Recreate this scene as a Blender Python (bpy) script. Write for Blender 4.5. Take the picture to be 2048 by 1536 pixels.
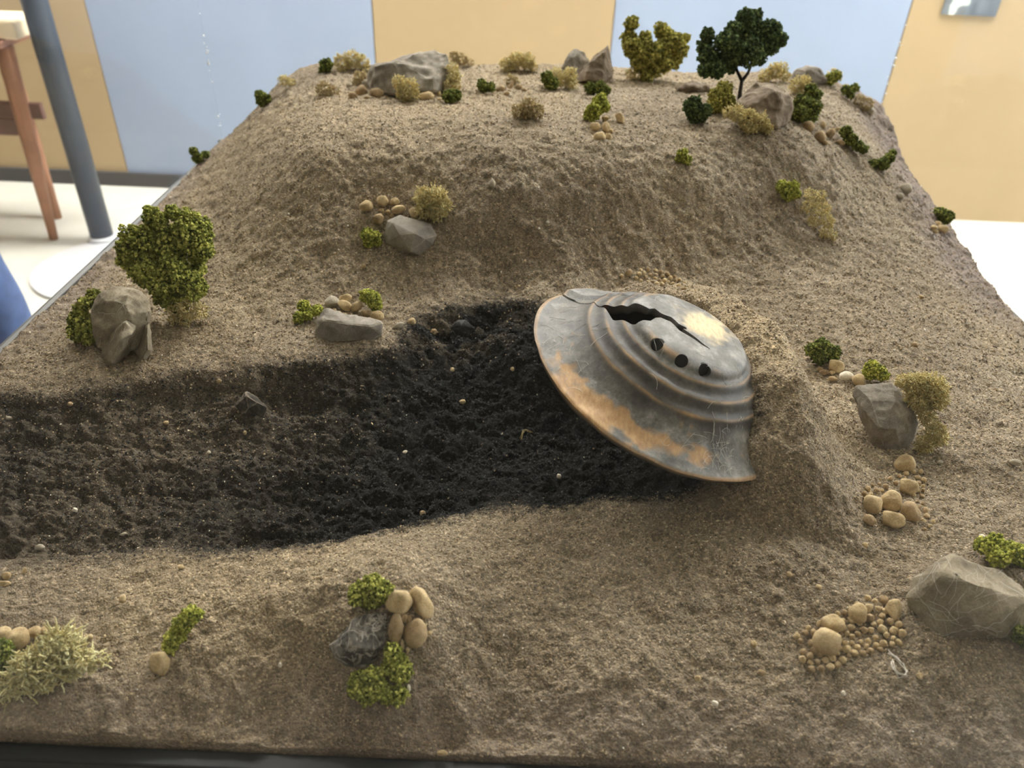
import bpy, bmesh, math, random
import numpy as np
from mathutils import Vector, Matrix, noise as mnoise

# ------------------------------------------------------------------ clear
for o in list(bpy.data.objects):
    bpy.data.objects.remove(o)
scene = bpy.context.scene
COL = scene.collection
rng = np.random.default_rng(7)
random.seed(7)

# ------------------------------------------------------------------ camera
# metres; the camera stands at (0, 0, 1.30), the model's base board is 0.40 m below it
HS = 0.40                      # camera height above the base board
CAMZ = 1.30
BZ = CAMZ - HS                 # base board level
FPX = 1538.0
PITCH, ROLL = math.radians(34.8), math.radians(2.43)
FW = np.array([0, math.cos(PITCH), -math.sin(PITCH)])
UP0 = np.array([0, math.sin(PITCH), math.cos(PITCH)])
RT0 = np.array([1.0, 0, 0])
cR, sR = math.cos(ROLL), math.sin(ROLL)
CRT = cR * RT0 + sR * UP0
CUP = -sR * RT0 + cR * UP0
CAMP = np.array([0, 0, CAMZ])

cam_d = bpy.data.cameras.new('camera')
cam = bpy.data.objects.new('camera', cam_d)
COL.objects.link(cam)
cam_d.sensor_width = 36.0
cam_d.lens = FPX / 2048 * 36.0
cam_d.clip_start = 0.01
cam_d.dof.use_dof = True
cam_d.dof.focus_distance = 0.575
cam_d.dof.aperture_fstop = 9.0
cam.matrix_world = Matrix((
    (CRT[0], CUP[0], -FW[0], CAMP[0]),
    (CRT[1], CUP[1], -FW[1], CAMP[1]),
    (CRT[2], CUP[2], -FW[2], CAMP[2]),
    (0, 0, 0, 1)))
scene.camera = cam

# ------------------------------------------------------------------ light
scene.view_settings.view_transform = 'Standard'
scene.view_settings.look = 'None'
scene.view_settings.exposure = 0.48
scene.view_settings.gamma = 1.0
scene.view_settings.use_curve_mapping = False
world = bpy.data.worlds.new('world')
scene.world = world
world.use_nodes = True
bgn = world.node_tree.nodes['Background']
bgn.inputs[0].default_value = (0.75, 0.86, 1.0, 1)
bgn.inputs[1].default_value = 1.2

def area(name, loc, target, sx, sy, power, color):
    l = bpy.data.lights.new(name, 'AREA')
    l.shape = 'RECTANGLE'; l.size = sx; l.size_y = sy
    l.energy = power; l.color = color
    o = bpy.data.objects.new(name, l); COL.objects.link(o)
    o.location = loc
    d = Vector(target) - Vector(loc)
    o.rotation_euler = d.to_track_quat('-Z', 'Y').to_euler()
    return o
# daylight through the big window in the right-hand wall
area('window_daylight', (3.9, 1.9, 1.75), (0.0, 1.6, 1.2), 2.2, 1.5, 60, (0.93, 0.97, 1.0))
LAMP_STRENGTH = 40.0

# ------------------------------------------------------------------ pixel helpers (2048 x 1536 frame)
def pray(x, y):
    return FW + (x - 1024) / FPX * CRT - (y - 768) / FPX * CUP
def at_z(x, y, z):
    d = pray(x, y); return CAMP + d * ((z - CAMZ) / d[2])
def at_y(x, y, Y):
    d = pray(x, y); return CAMP + d * (Y / d[1])
def px_size(P):
    return float((np.asarray(P) - CAMP) @ FW) / FPX

# ------------------------------------------------------------------ numpy noise
def _h(i, j, k, s):
    n = (i.astype(np.int64) * 374761393 + j.astype(np.int64) * 668265263 + k.astype(np.int64) * 2147483647 + s * 1274126177) & 0xFFFFFFFF
    n = ((n ^ (n >> 13)) * 1274126177) & 0xFFFFFFFF
    n = ((n ^ (n >> 16)) * 2246822519) & 0xFFFFFFFF
    return ((n ^ (n >> 15)) & 0xFFFFFF) / float(0xFFFFFF)
def vn2(x, y, s=0):
    i = np.floor(x); j = np.floor(y); u = x - i; v = y - j
    u = u * u * u * (u * (u * 6 - 15) + 10); v = v * v * v * (v * (v * 6 - 15) + 10)
    z = np.zeros_like(i)
    a = _h(i, j, z, s); b = _h(i + 1, j, z, s); c = _h(i, j + 1, z, s); d = _h(i + 1, j + 1, z, s)
    return (a * (1 - u) + b * u) * (1 - v) + (c * (1 - u) + d * u) * v * 1.0
def fb2(x, y, s=0, o=3):
    t = 0; a = 1; w = 0
    for k in range(o):
        t = t + a * (vn2(x * 2 ** k + 17.3 * k, y * 2 ** k - 9.1 * k, s + k) - .5); w += a; a *= .5
    return t / w * 2
def vn3(P, s=0):
    i = np.floor(P); f = P - i; f = f * f * f * (f * (f * 6 - 15) + 10)
    r = 0
    for dx in (0, 1):
        for dy in (0, 1):
            for dz in (0, 1):
                w = (f[:, 0] if dx else 1 - f[:, 0]) * (f[:, 1] if dy else 1 - f[:, 1]) * (f[:, 2] if dz else 1 - f[:, 2])
                r = r + w * _h(i[:, 0] + dx, i[:, 1] + dy, i[:, 2] + dz, s)
    return r * 2 - 1

def sm(a, lo, hi):
    t = np.clip((a - lo) / (hi - lo), 0, 1); return t * t * (3 - 2 * t)
# ------------------------------------------------------------------ object helpers
def tag(o, label=None, cat=None, group=None, kind=None):
    if label: o['label'] = label
    if cat: o['category'] = cat
    if group: o['group'] = group
    if kind: o['kind'] = kind
    return o
def link(name, me, parent=None):
    o = bpy.data.objects.new(name, me); COL.objects.link(o)
    if parent is not None: o.parent = parent
    return o
def empty(name, loc=(0, 0, 0), rz=0):
    o = bpy.data.objects.new(name, None); COL.objects.link(o)
    o.location = loc; o.rotation_euler = (0, 0, rz); o.empty_display_size = .05
    return o
def np_mesh(name, V, F, mat=None, smooth=False):
    """V (n,3) array, F (m,3) or (m,4) int array"""
    V = np.asarray(V, np.float32); F = np.asarray(F, np.int32)
    me = bpy.data.meshes.new(name)
    k = F.shape[1]
    me.vertices.add(len(V)); me.vertices.foreach_set('co', V.ravel())
    me.loops.add(F.size); me.loops.foreach_set('vertex_index', F.ravel())
    me.polygons.add(len(F))
    me.polygons.foreach_set('loop_start', np.arange(0, F.size, k, dtype=np.int32))
    me.polygons.foreach_set('use_smooth', np.full(len(F), smooth))
    me.update(calc_edges=True); me.validate()
    if mat: me.materials.append(mat)
    return me
def bm_mesh(name, bm, mat=None, smooth=False):
    me = bpy.data.meshes.new(name); bm.normal_update(); bm.to_mesh(me); bm.free()
    if mat:
        for m in (mat if isinstance(mat, (list, tuple)) else [mat]): me.materials.append(m)
    if smooth: me.polygons.foreach_set('use_smooth', np.full(len(me.polygons), True))
    return me
def add_box(bm, c, s, rot=None):
    r = bmesh.ops.create_cube(bm, size=1.0)
    M = Matrix.Translation(c) @ (rot.to_4x4() if rot else Matrix.Identity(4)) @ Matrix.Diagonal((s[0], s[1], s[2], 1))
    bmesh.ops.transform(bm, matrix=M, verts=r['verts'])
    return r['verts']
def box_mesh(name, c, s, mat, bevel=0.0, rot=None):
    bm = bmesh.new(); add_box(bm, c, s, rot)
    if bevel: bmesh.ops.bevel(bm, geom=bm.edges[:], offset=bevel, segments=2, profile=.5, affect='EDGES')
    return bm_mesh(name, bm, mat)
def add_tube(bm, pts, rad, n=10, cap=True):
    pts = [Vector(p) for p in pts]
    if not hasattr(rad, '__len__'): rad = [rad] * len(pts)
    rings = []
    for i, p in enumerate(pts):
        d = (pts[min(i + 1, len(pts) - 1)] - pts[max(i - 1, 0)]).normalized()
        a = d.orthogonal().normalized() if i == 0 else (a - d * a.dot(d)).normalized()
        b = d.cross(a)
        rings.append([bm.verts.new(p + rad[i] * (math.cos(t) * a + math.sin(t) * b)) for t in [2 * math.pi * k / n for k in range(n)]])
    for r0, r1 in zip(rings, rings[1:]):
        for k in range(n): bm.faces.new((r0[k], r0[(k + 1) % n], r1[(k + 1) % n], r1[k]))
    if cap: bm.faces.new(rings[0][::-1]); bm.faces.new(rings[-1])

# ------------------------------------------------------------------ materials
def srgb(r, g, b):
    f = lambda c: (c / 255 / 12.92) if c / 255 <= .04045 else ((c / 255 + .055) / 1.055) ** 2.4
    return (f(r), f(g), f(b), 1)
class NT:
    def __init__(s, name):
        s.m = bpy.data.materials.new(name); s.m.use_nodes = True
        s.t = s.m.node_tree; s.b = s.t.nodes['Principled BSDF']; s.out = s.t.nodes['Material Output']
    def n(s, typ, **kw):
        x = s.t.nodes.new(typ)
        for k, v in kw.items():
            if k.startswith('i_'):
                x.inputs[int(k[2:]) if k[2:].isdigit() else k[2:].replace('_', ' ')].default_value = v
            else: setattr(x, k, v)
        return x
    def l(s, a, b): s.t.links.new(a, b)
    def noise(s, scale, detail=4, rough=.6, vec=None, typ='FBM'):
        x = s.n('ShaderNodeTexNoise'); x.inputs['Scale'].default_value = scale
        x.inputs['Detail'].default_value = detail; x.inputs['Roughness'].default_value = rough
        if vec is not None: s.l(vec, x.inputs['Vector'])
        return x.outputs['Fac']
    def vor(s, scale, vec=None, out='Distance', feature='F1'):
        x = s.n('ShaderNodeTexVoronoi', feature=feature); x.inputs['Scale'].default_value = scale
        if vec is not None: s.l(vec, x.inputs['Vector'])
        return x.outputs[out]
    def ramp(s, fac, stops):
        x = s.n('ShaderNodeValToRGB'); e = x.color_ramp.elements
        while len(e) < len(stops): e.new(.5)
        for q, (p, c) in zip(e, stops):
            q.position = p; q.color = c if hasattr(c, '__len__') else (c, c, c, 1)
        s.l(fac, x.inputs[0]); return x.outputs[0]
    def mix(s, fac, a, b, mode='MIX'):
        x = s.n('ShaderNodeMix', data_type='RGBA', blend_type=mode)
        for sock, v in ((x.inputs[0], fac), (x.inputs[6], a), (x.inputs[7], b)):
            if hasattr(v, 'links') or hasattr(v, 'is_linked'): s.l(v, sock)
            else: sock.default_value = v
        return x.outputs[2]
    def math(s, op, a, b=0.0, c=None, clamp=False):
        x = s.n('ShaderNodeMath', operation=op, use_clamp=clamp)
        for sock, v in zip(x.inputs, (a, b, c)):
            if v is None: continue
            if hasattr(v, 'is_linked'): s.l(v, sock)
            else: sock.default_value = v
        return x.outputs[0]
    def obj(s):
        return s.n('ShaderNodeTexCoord').outputs['Object']
    def pos(s):
        return s.n('ShaderNodeNewGeometry').outputs['Position']
    def attr(s, name, out='Fac'):
        x = s.n('ShaderNodeAttribute'); x.attribute_name = name; return x.outputs[out]
    def bump(s, h, strength=.5, dist=.001, prev=None):
        x = s.n('ShaderNodeBump'); x.inputs['Strength'].default_value = strength; x.inputs['Distance'].default_value = dist
        s.l(h, x.inputs['Height'])
        if prev is not None: s.l(prev, x.inputs['Normal'])
        return x.outputs[0]
    def fin(s, col=None, rough=None, norm=None, spec=None):
        for k, v in (('Base Color', col), ('Roughness', rough), ('Normal', norm), ('Specular IOR Level', spec)):
            if v is None: continue
            if hasattr(v, 'is_linked'): s.l(v, s.b.inputs[k])
            else: s.b.inputs[k].default_value = v
        return s.m
def simple(name, col, rough=.6, var=.0, scale=20, bump=0.0, bscale=60, spec=.4, dist=.002):
    N = NT(name); v = N.pos()
    c = col
    if var:
        k = N.noise(scale, 4, .6, v)
        lo = tuple(x * (1 - var) for x in col[:3]) + (1,); hi = tuple(min(1, x * (1 + var)) for x in col[:3]) + (1,)
        c = N.ramp(k, [(.3, lo), (.7, hi)])
    nm = N.bump(N.noise(bscale, 4, .6, v), bump, dist) if bump else None
    return N.fin(c, rough, nm, spec)
def mat_ground():
    N = NT('ground_sand'); v = N.pos()
    sc = N.attr('scorch'); rk = N.attr('rocky'); lt = N.attr('dust')
    big = N.noise(9, 4, .6, v); mid = N.noise(60, 4, .65, v)
    sand = N.ramp(big, [(.3, srgb(129, 115, 94)), (.55, srgb(149, 134, 112)), (.75, srgb(165, 151, 127))])
    sand = N.mix(lt, sand, srgb(172, 153, 121))
    sand = N.mix(N.ramp(mid, [(.35, 0), (.7, .5)]), sand, srgb(118, 102, 81))
    # single grains: cells of a fine Voronoi, each with its own tone
    g1 = N.n('ShaderNodeTexVoronoi'); g1.inputs['Scale'].default_value = 900; N.l(v, g1.inputs['Vector'])
    g2 = N.n('ShaderNodeTexVoronoi'); g2.inputs['Scale'].default_value = 520; N.l(v, g2.inputs['Vector'])
    sep = N.n('ShaderNodeSeparateColor'); N.l(g1.outputs['Color'], sep.inputs[0])
    sep2 = N.n('ShaderNodeSeparateColor'); N.l(g2.outputs['Color'], sep2.inputs[0])
    tone = N.ramp(sep.outputs[0], [(0, .62), (.5, .95), (.88, 1.12), (.96, 1.7)])
    tone2 = N.ramp(sep2.outputs[1], [(0, .72), (.6, 1.0), (.95, 1.1), (.99, 1.5)])
    sand = N.mix(1.0, sand, tone, 'MULTIPLY'); sand = N.mix(1.0, sand, tone2, 'MULTIPLY')
    rock = N.ramp(N.noise(40, 6, .7, v), [(.3, srgb(96, 84, 76)), (.6, srgb(142, 128, 120)), (.8, srgb(170, 156, 146))])
    col = N.mix(rk, sand, rock)
    ash = N.ramp(N.noise(35, 5, .7, v), [(.3, (.006, .006, .006, 1)), (.6, (.011, .0105, .010, 1)), (.8, (.024, .021, .018, 1))])
    ash = N.mix(1.0, ash, N.ramp(sep.outputs[0], [(0, .55), (.6, 1), (.93, 1.5), (.985, 6.0)]), 'MULTIPLY')
    dusty = N.mix(N.attr('ashdust'), ash, N.mix(1.0, srgb(96, 86, 72), tone, 'MULTIPLY'))
    edge = N.math('ADD', sc, N.math('MULTIPLY', N.math('SUBTRACT', N.noise(150, 7, .8, v), .5), 1.5))
    fac = N.ramp(edge, [(.32, 0), (.74, 1)])
    col = N.mix(fac, col, dusty)
    h1 = N.ramp(g1.outputs['Distance'], [(0, 1), (.75, 0)])
    h2 = N.ramp(g2.outputs['Distance'], [(0, 1), (.75, 0)])
    nm = N.bump(N.noise(300, 4, .7, v), .55, .0016)
    nm = N.bump(h2, .5, .0011, nm)
    nm = N.bump(h1, .65, .0008, nm)
    rough = N.ramp(sep.outputs[2], [(0, .95), (.9, .8), (.97, .42)])
    return N.fin(col, rough, nm, N.math('MULTIPLY_ADD', fac, -.24, .32))
def mat_rock(name, lo, mid, hi, scale=60, vein=None, bumpd=.0014):
    N = NT(name); v = N.pos()
    n1 = N.noise(scale, 8, .68, v)
    c = N.ramp(n1, [(.3, lo), (.5, mid), (.7, hi)])
    if vein:
        w = N.n('ShaderNodeTexNoise'); w.inputs['Scale'].default_value = scale * 1.3; w.inputs['Detail'].default_value = 5
        w.inputs['Distortion'].default_value = 1.2; N.l(v, w.inputs['Vector'])
        d = N.math('ABSOLUTE', N.math('SUBTRACT', w.outputs['Fac'], .5))
        c = N.mix(N.ramp(d, [(.004, .7), (.05, 0)]), c, vein)
    fine = N.noise(900, 3, .7, v)
    c = N.mix(1.0, c, N.ramp(fine, [(.3, .75), (.7, 1.2)]), 'MULTIPLY')
    # dust and pale wear along the sharp edges
    geo = N.n('ShaderNodeNewGeometry')
    c = N.mix(N.ramp(geo.outputs['Pointiness'], [(.53, 0), (.60, .65)]), c, hi)
    nm = N.bump(N.noise(scale * 3, 8, .7, v), .6, bumpd); nm = N.bump(fine, .35, .0005, nm)
    return N.fin(c, .88, nm, .3)
def mat_foam(name, dark, mid, tip, trans=0.0):
    N = NT(name); v = N.pos()
    r = N.attr('tone')
    k = 1.32 if name.startswith('foam') else 1.0
    dark, mid, tip = [tuple(min(x * k, .9) for x in q[:3]) + (1,) for q in (dark, mid, tip)]
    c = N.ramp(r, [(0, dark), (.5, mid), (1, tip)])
    c = N.mix(1.0, c, N.ramp(N.noise(900, 3, .7, v), [(.3, .65), (.7, 1.25)]), 'MULTIPLY')
    N.fin(c, .95, N.bump(N.noise(1300, 3, .7, v), .7, .0008), .15)
    if trans:                                                # thin strands let light through
        tl = N.n('ShaderNodeBsdfTranslucent'); N.l(c, tl.inputs[0])
        mx_ = N.n('ShaderNodeMixShader'); mx_.inputs[0].default_value = trans
        N.l(N.b.outputs[0], mx_.inputs[1]); N.l(tl.outputs[0], mx_.inputs[2]); N.l(mx_.outputs[0], N.out.inputs[0])
    return N.m

M = {}
M['ground'] = mat_ground()
M['rock_grey'] = mat_rock('rock_grey', srgb(104, 97, 88), srgb(136, 128, 116), srgb(172, 163, 150), 45)
M['rock_slate'] = mat_rock('rock_slate', srgb(120, 113, 105), srgb(146, 138, 128), srgb(176, 167, 153), 30)
M['rock_dusty'] = mat_rock('rock_dusty', srgb(116, 105, 88), srgb(140, 129, 109), srgb(178, 167, 146), 40)
M['rock_brown'] = mat_rock('rock_brown', srgb(96, 82, 67), srgb(124, 109, 92), srgb(165, 152, 134), 45)
M['rock_dark'] = mat_rock('rock_dark', srgb(56, 54, 51), srgb(92, 88, 83), srgb(160, 154, 145), 80, vein=srgb(196, 188, 174))
M['rock_char'] = mat_rock('rock_char', srgb(40, 38, 35), srgb(70, 64, 57), srgb(140, 128, 112), 55)
M['rock_soot'] = mat_rock('rock_soot', srgb(26, 26, 26), srgb(44, 43, 42), srgb(78, 76, 72), 55)
M['rock_grey_edge'] = mat_rock('rock_grey_edge', srgb(104, 97, 87), srgb(138, 130, 117), srgb(170, 161, 147), 120)
M['rock_slate_edge'] = mat_rock('rock_slate_edge', srgb(120, 113, 103), srgb(158, 149, 134), srgb(192, 182, 165), 120)
M['rock_dusty_edge'] = mat_rock('rock_dusty_edge', srgb(120, 109, 92), srgb(150, 139, 118), srgb(184, 173, 152), 120)
M['rock_brown_edge'] = mat_rock('rock_brown_edge', srgb(100, 86, 71), srgb(132, 118, 100), srgb(168, 155, 137), 120)
M['rock_dark_edge'] = mat_rock('rock_dark_edge', srgb(66, 63, 59), srgb(128, 122, 114), srgb(196, 188, 174), 140)
M['rock_char_edge'] = mat_rock('rock_char_edge', srgb(84, 76, 66), srgb(118, 108, 94), srgb(150, 138, 122), 55)
M['rock_soot_edge'] = mat_rock('rock_soot_edge', srgb(40, 39, 38), srgb(62, 60, 58), srgb(92, 90, 86), 55)
M['pebble'] = mat_rock('pebble_tan', srgb(150, 126, 90), srgb(190, 166, 124), srgb(216, 195, 156), 90, bumpd=.0016)
M['pebble_brown'] = mat_rock('pebble_brown', srgb(126, 104, 76), srgb(162, 138, 104), srgb(194, 171, 134), 90, bumpd=.0016)
M['pebble_grey'] = mat_rock('pebble_grey', srgb(140, 132, 118), srgb(168, 158, 140), srgb(196, 186, 166), 55, bumpd=.0008)
M['chip'] = mat_rock('chip_pale', srgb(196, 184, 160), srgb(220, 210, 190), srgb(236, 228, 212), 90, bumpd=.0004)
M['foam_olive'] = mat_foam('foam_olive', srgb(74, 80, 34), srgb(130, 134, 62), srgb(194, 192, 104))
M['foam_lime'] = mat_foam('foam_lime', srgb(84, 92, 34), srgb(142, 146, 60), srgb(196, 194, 100))
M['foam_green'] = mat_foam('foam_green', srgb(54, 62, 28), srgb(92, 102, 46), srgb(144, 148, 74))
M['foam_pine'] = mat_foam('foam_pine', srgb(40, 54, 32), srgb(66, 84, 48), srgb(108, 120, 68))
M['foam_gold'] = mat_foam('foam_gold', srgb(86, 86, 38), srgb(138, 134, 64), srgb(186, 176, 96))
M['lichen_ochre'] = mat_foam('lichen_ochre', srgb(212, 188, 122), srgb(244, 226, 164), srgb(253, 244, 200), .12)
M['lichen_pale'] = mat_foam('lichen_pale', srgb(222, 204, 140), srgb(246, 234, 178), srgb(253, 246, 206), .12)
M['lichen_brown'] = mat_foam('lichen_brown', srgb(170, 150, 106), srgb(214, 194, 146), srgb(236, 218, 172), .12)
M['bark'] = simple('bark', srgb(54, 44, 34), .9, .3, 200, .5, 400)
M['black_frame'] = simple('black_frame', srgb(40, 42, 44), .45, .15, 12, .1, 200)
M['grey_frame'] = simple('grey_frame', srgb(98, 98, 96), .5, .1, 12)
M['plinth'] = simple('plinth_paint', srgb(48, 48, 50), .5, .1, 6)

# ------------------------------------------------------------------ the room
WY = 3.32                       # back wall
M['wall_base'] = simple('wall_paint', srgb(226, 214, 190), .8, .03, 3)
M['yellow'] = simple('panel_yellow', srgb(178, 156, 121), .55, .06, 1.6, .03, 40)
M['blue'] = simple('panel_blue', srgb(153, 167, 191), .55, .05, 1.6, .03, 40)
M['floor'] = simple('floor_terrazzo', srgb(196, 194, 184), .45, .07, 7, .0)
M['ceiling'] = simple('ceiling_white', srgb(236, 234, 228), .9, .02, 3)
M['skirting'] = simple('skirting_dark', srgb(66, 66, 68), .5)
RX0, RX1, RY0, RZ1 = -4.2, 4.2, -3.6, 2.9
def struct(name, c, s, mat, parent=None):
    o = link(name, box_mesh(name, c, s, M[mat]), parent); o['kind'] = 'structure'; return o
struct('floor', (0, (RY0 + WY) / 2, -.05), (RX1 - RX0, WY - RY0, .1), 'floor')
struct('ceiling', (0, (RY0 + WY) / 2, RZ1 + .05), (RX1 - RX0, WY - RY0, .1), 'ceiling')
wall_back = struct('wall_back', (0, WY + .06, RZ1 / 2), (RX1 - RX0, .1, RZ1), 'wall_base')
M['wall_dim'] = simple('wall_brown', srgb(122, 112, 98), .8, .05, 3)
struct('wall_left', (RX0 - .05, (RY0 + WY) / 2, RZ1 / 2), (.1, WY - RY0, RZ1), 'wall_dim')
struct('wall_front', (0, RY0 - .05, RZ1 / 2), (RX1 - RX0, .1, RZ1), 'wall_dim')
# right wall with a window opening
bm = bmesh.new()
wy0, wy1, wz0, wz1 = .8, 3.0, 1.0, 2.5
for (y0, y1, z0, z1) in ((RY0, wy0, 0, RZ1), (wy1, WY, 0, RZ1), (wy0, wy1, 0, wz0), (wy0, wy1, wz1, RZ1)):
    add_box(bm, (RX1 + .05, (y0 + y1) / 2, (z0 + z1) / 2), (.1, y1 - y0, z1 - z0))
o = link('wall_right', bm_mesh('wall_right', bm, M['wall_base'])); o['kind'] = 'structure'
win = empty('window_1', (RX1 + .05, (wy0 + wy1) / 2, wz0)); win['kind'] = 'structure'
M['white_paint'] = simple('white_paint', srgb(232, 232, 228), .5)
for k, (yy, zz, sy, sz) in enumerate(((wy0 + .03, 1.75, .06, 1.5), (wy1 - .03, 1.75, .06, 1.5), (1.9, 1.75, .05, 1.5), (1.9, wz0 + .03, 2.2, .06), (1.9, wz1 - .03, 2.2, .06))):
    o = link('window_frame', box_mesh('window_frame', (0, yy - (wy0 + wy1) / 2, zz - wz0), (.07, sy, sz), M['white_paint']), win)
# painted boards of the back wall: edges read off the photograph at board height
def wall_x(px, py): return float(at_y(px, py, WY)[0])
edges = [RX0, wall_x(221, 200), wall_x(747.5, 60), wall_x(1225, 60), wall_x(1788, 120), wall_x(1788, 120) + 1.12, RX1]
cols = ['yellow', 'blue', 'yellow', 'blue', 'yellow', 'blue']
for x0, x1, c in zip(edges, edges[1:], cols):
    link('wall_panel', box_mesh('wall_panel', ((x0 + x1) / 2, WY, 1.42), (x1 - x0 - .004, .018, 2.84), M[c], .002), wall_back)
o = struct('baseboard_back', (-2.55, WY - .018, .03), (3.3, .02, .06), 'skirting')

def ceiling_lamp(x, y):
    t = empty('ceiling_lamp', (x, y, RZ1))
    bm = bmesh.new()
    for (cx, cy, sx, sy) in ((0, .3, 1.24, .04), (0, -.3, 1.24, .04), (.6, 0, .04, .6), (-.6, 0, .04, .6)):
        add_box(bm, (cx, cy, -.03), (sx, sy, .06))
    link('lamp_frame', bm_mesh('lamp_frame', bm, M['white_paint']), t)
    N = NT('lamp_diffuser'); N.t.nodes.remove(N.b)
    e = N.n('ShaderNodeEmission'); e.inputs[0].default_value = (1.0, .965, .91, 1); e.inputs[1].default_value = LAMP_STRENGTH
    N.l(e.outputs[0], N.out.inputs[0])
    link('diffuser', box_mesh('diffuser', (0, 0, -.035), (1.16, .56, .02), N.m), t)
    return t
for (x, y, lab) in ((-1.6, 2.85, 'white ceiling light panel over the pole stand'), (.2, 2.85, 'white ceiling light panel above the hilltop'),
                    (2.0, 2.85, 'white ceiling light panel by the window wall')):
    tag(ceiling_lamp(x, y), lab, 'lamp', 'ceiling light panels')

# ------------------------------------------------------------------ terrain: macro height field (units of HS)
X0, X1, Y0, Y1 = -1.165, 1.335, .556, 3.02
CP = []
def P(px, py, z):
    w = at_z(px, py, BZ + z * HS); CP.append((w[0] / HS, w[1] / HS, z))
def W(x, y, z): CP.append((x, y, z))
for x in (-1.17, -.8, -.45, -.1, .25, .6, .95, 1.33): W(x, .552, .010)
for y in (.8, 1.1): W(-1.17, y, .03)
for y in (1.4, 1.7, 2.0, 2.3, 2.6): W(-1.17, y, .02)
for (x, y, z) in ((1.33, .8, .03), (1.33, 1.1, .04), (1.33, 1.4, .03), (1.33, 1.77, .026), (1.33, 2.06, .055), (1.33, 2.26, .095), (1.33, 2.66, .148), (1.33, 2.96, .26)): W(x, y, z)
for (x, y, z) in ((-1.17, 3.02, .03), (-1.08, 2.98, .09), (-1.0, 2.98, .165), (-.95, 2.98, .225), (-.86, 2.98, .292), (-.79, 2.98, .312), (-.57, 2.98, .322), (-.27, 2.98, .332), (-.09, 2.98, .348), (.34, 2.98, .35), (.63, 2.98, .345), (1.0, 2.98, .354), (1.1, 2.98, .346), (1.19, 2.98, .325)): W(x, y, z)
# slope and plateau columns
for (x, y, z) in (
    (1000, 585, .105), (1000, 500, .18), (1000, 400, .27), (1000, 325, .335), (1000, 280, .368), (1000, 220, .372), (1000, 170, .36),
    (800, 600, .095), (800, 500, .165), (800, 400, .25), (800, 320, .322), (800, 275, .352), (800, 220, .358),
    (600, 640, .085), (600, 530, .14), (600, 430, .215), (600, 340, .292), (600, 290, .325), (640, 230, .34), (680, 180, .332),
    (480, 620, .085), (450, 500, .11), (480, 400, .165), (510, 320, .225), (545, 260, .262), (600, 200, .30),
    (390, 420, .075), (330, 480, .065), (420, 350, .09), (260, 570, .06), (160, 640, .05), (120, 720, .05), (330, 700, .075), (480, 700, .08),
    (1200, 520, .16), (1200, 420, .25), (1200, 330, .335), (1200, 270, .372), (1200, 200, .368),
    (1400, 540, .135), (1400, 450, .21), (1400, 360, .295), (1400, 300, .345), (1400, 240, .372), (1400, 180, .362),
    (1600, 560, .125), (1600, 460, .18), (1600, 370, .265), (1600, 300, .335), (1600, 220, .366), (1620, 170, .352),
    (1720, 640, .115), (1740, 520, .135), (1730, 420, .19), (1720, 340, .25), (1720, 270, .30), (1720, 210, .30),
    (1850, 620, .105), (1850, 500, .12), (1830, 410, .165), (1800, 350, .19),
    (1960, 640, .07), (1990, 760, .08), (1940, 850, .1), (1930, 720, .1),
    # rim of the trench, far side
    (150, 765, .062), (350, 742, .075), (500, 728, .084), (620, 712, .088), (740, 692, .088), (830, 630, .098), (930, 606, .105), (1060, 600, .11),
    # trench floor
    (100, 860, .035), (100, 960, .03), (100, 1060, .028), (350, 830, .036), (350, 930, .03), (350, 1040, .03),
    (600, 800, .042), (600, 900, .032), (600, 1010, .034), (850, 760, .05), (850, 860, .034), (850, 970, .038),
    (1000, 690, .07), (1050, 780, .052), (1100, 880, .04), (1200, 940, .045),
    # near rim and foreground
    (100, 1150, .05), (350, 1125, .062), (520, 1115, .075), (700, 1085, .094), (850, 1052, .088), (1000, 1035, .075), (1150, 1030, .075), (1300, 1020, .085),
    (700, 1128, .142), (790, 1115, .142), (560, 1150, .105), (900, 1115, .118), (1050, 1120, .088), (770, 1220, .142), (650, 1250, .112), (860, 1255, .118), (770, 1320, .098), (960, 1300, .062), (640, 1370, .05), (900, 1410, .036),
    (200, 1250, .058), (380, 1250, .066), (300, 1380, .048), (100, 1400, .04), (480, 1330, .06),
    (1150, 1200, .08), (1300, 1150, .085), (1300, 1300, .072), (1200, 1400, .05), (1500, 1100, .088), (1500, 1250, .075), (1500, 1400, .05),
    (1700, 1120, .085), (1700, 1280, .078), (1800, 1420, .055), (1850, 1120, .09), (1950, 1250, .09), (2040, 1100, .095), (2040, 1350, .07), (1900, 980, .09), (2030, 900, .1), (1780, 1010, .088)):
    P(x, y, z)
CP = np.array(CP)
def tps(r2): return .5 * r2 * np.log(r2 + 1e-9)
_n = len(CP)
_A = np.zeros((_n + 3, _n + 3))
_d2 = ((CP[:, None, :2] - CP[None, :, :2]) ** 2).sum(-1)
_A[:_n, :_n] = tps(_d2) + np.eye(_n) * 2e-3
_A[:_n, _n] = 1; _A[:_n, _n + 1:] = CP[:, :2]; _A[_n, :_n] = 1; _A[_n + 1:, :_n] = CP[:, :2].T
_w = np.linalg.solve(_A, np.r_[CP[:, 2], 0, 0, 0])
GN = 220
gx = np.linspace(X0, X1, GN); gy = np.linspace(Y0, Y1, GN)
GX, GY = np.meshgrid(gx, gy)
Q = np.stack([GX.ravel(), GY.ravel()], 1)
ZM = np.zeros(len(Q))
for a in range(0, len(Q), 8000):
    q = Q[a:a + 8000]
    ZM[a:a + 8000] = tps(((q[:, None] - CP[None, :, :2]) ** 2).sum(-1)) @ _w[:_n] + _w[_n] + q @ _w[_n + 1:]
ZM = ZM.reshape(GN, GN)
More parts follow.
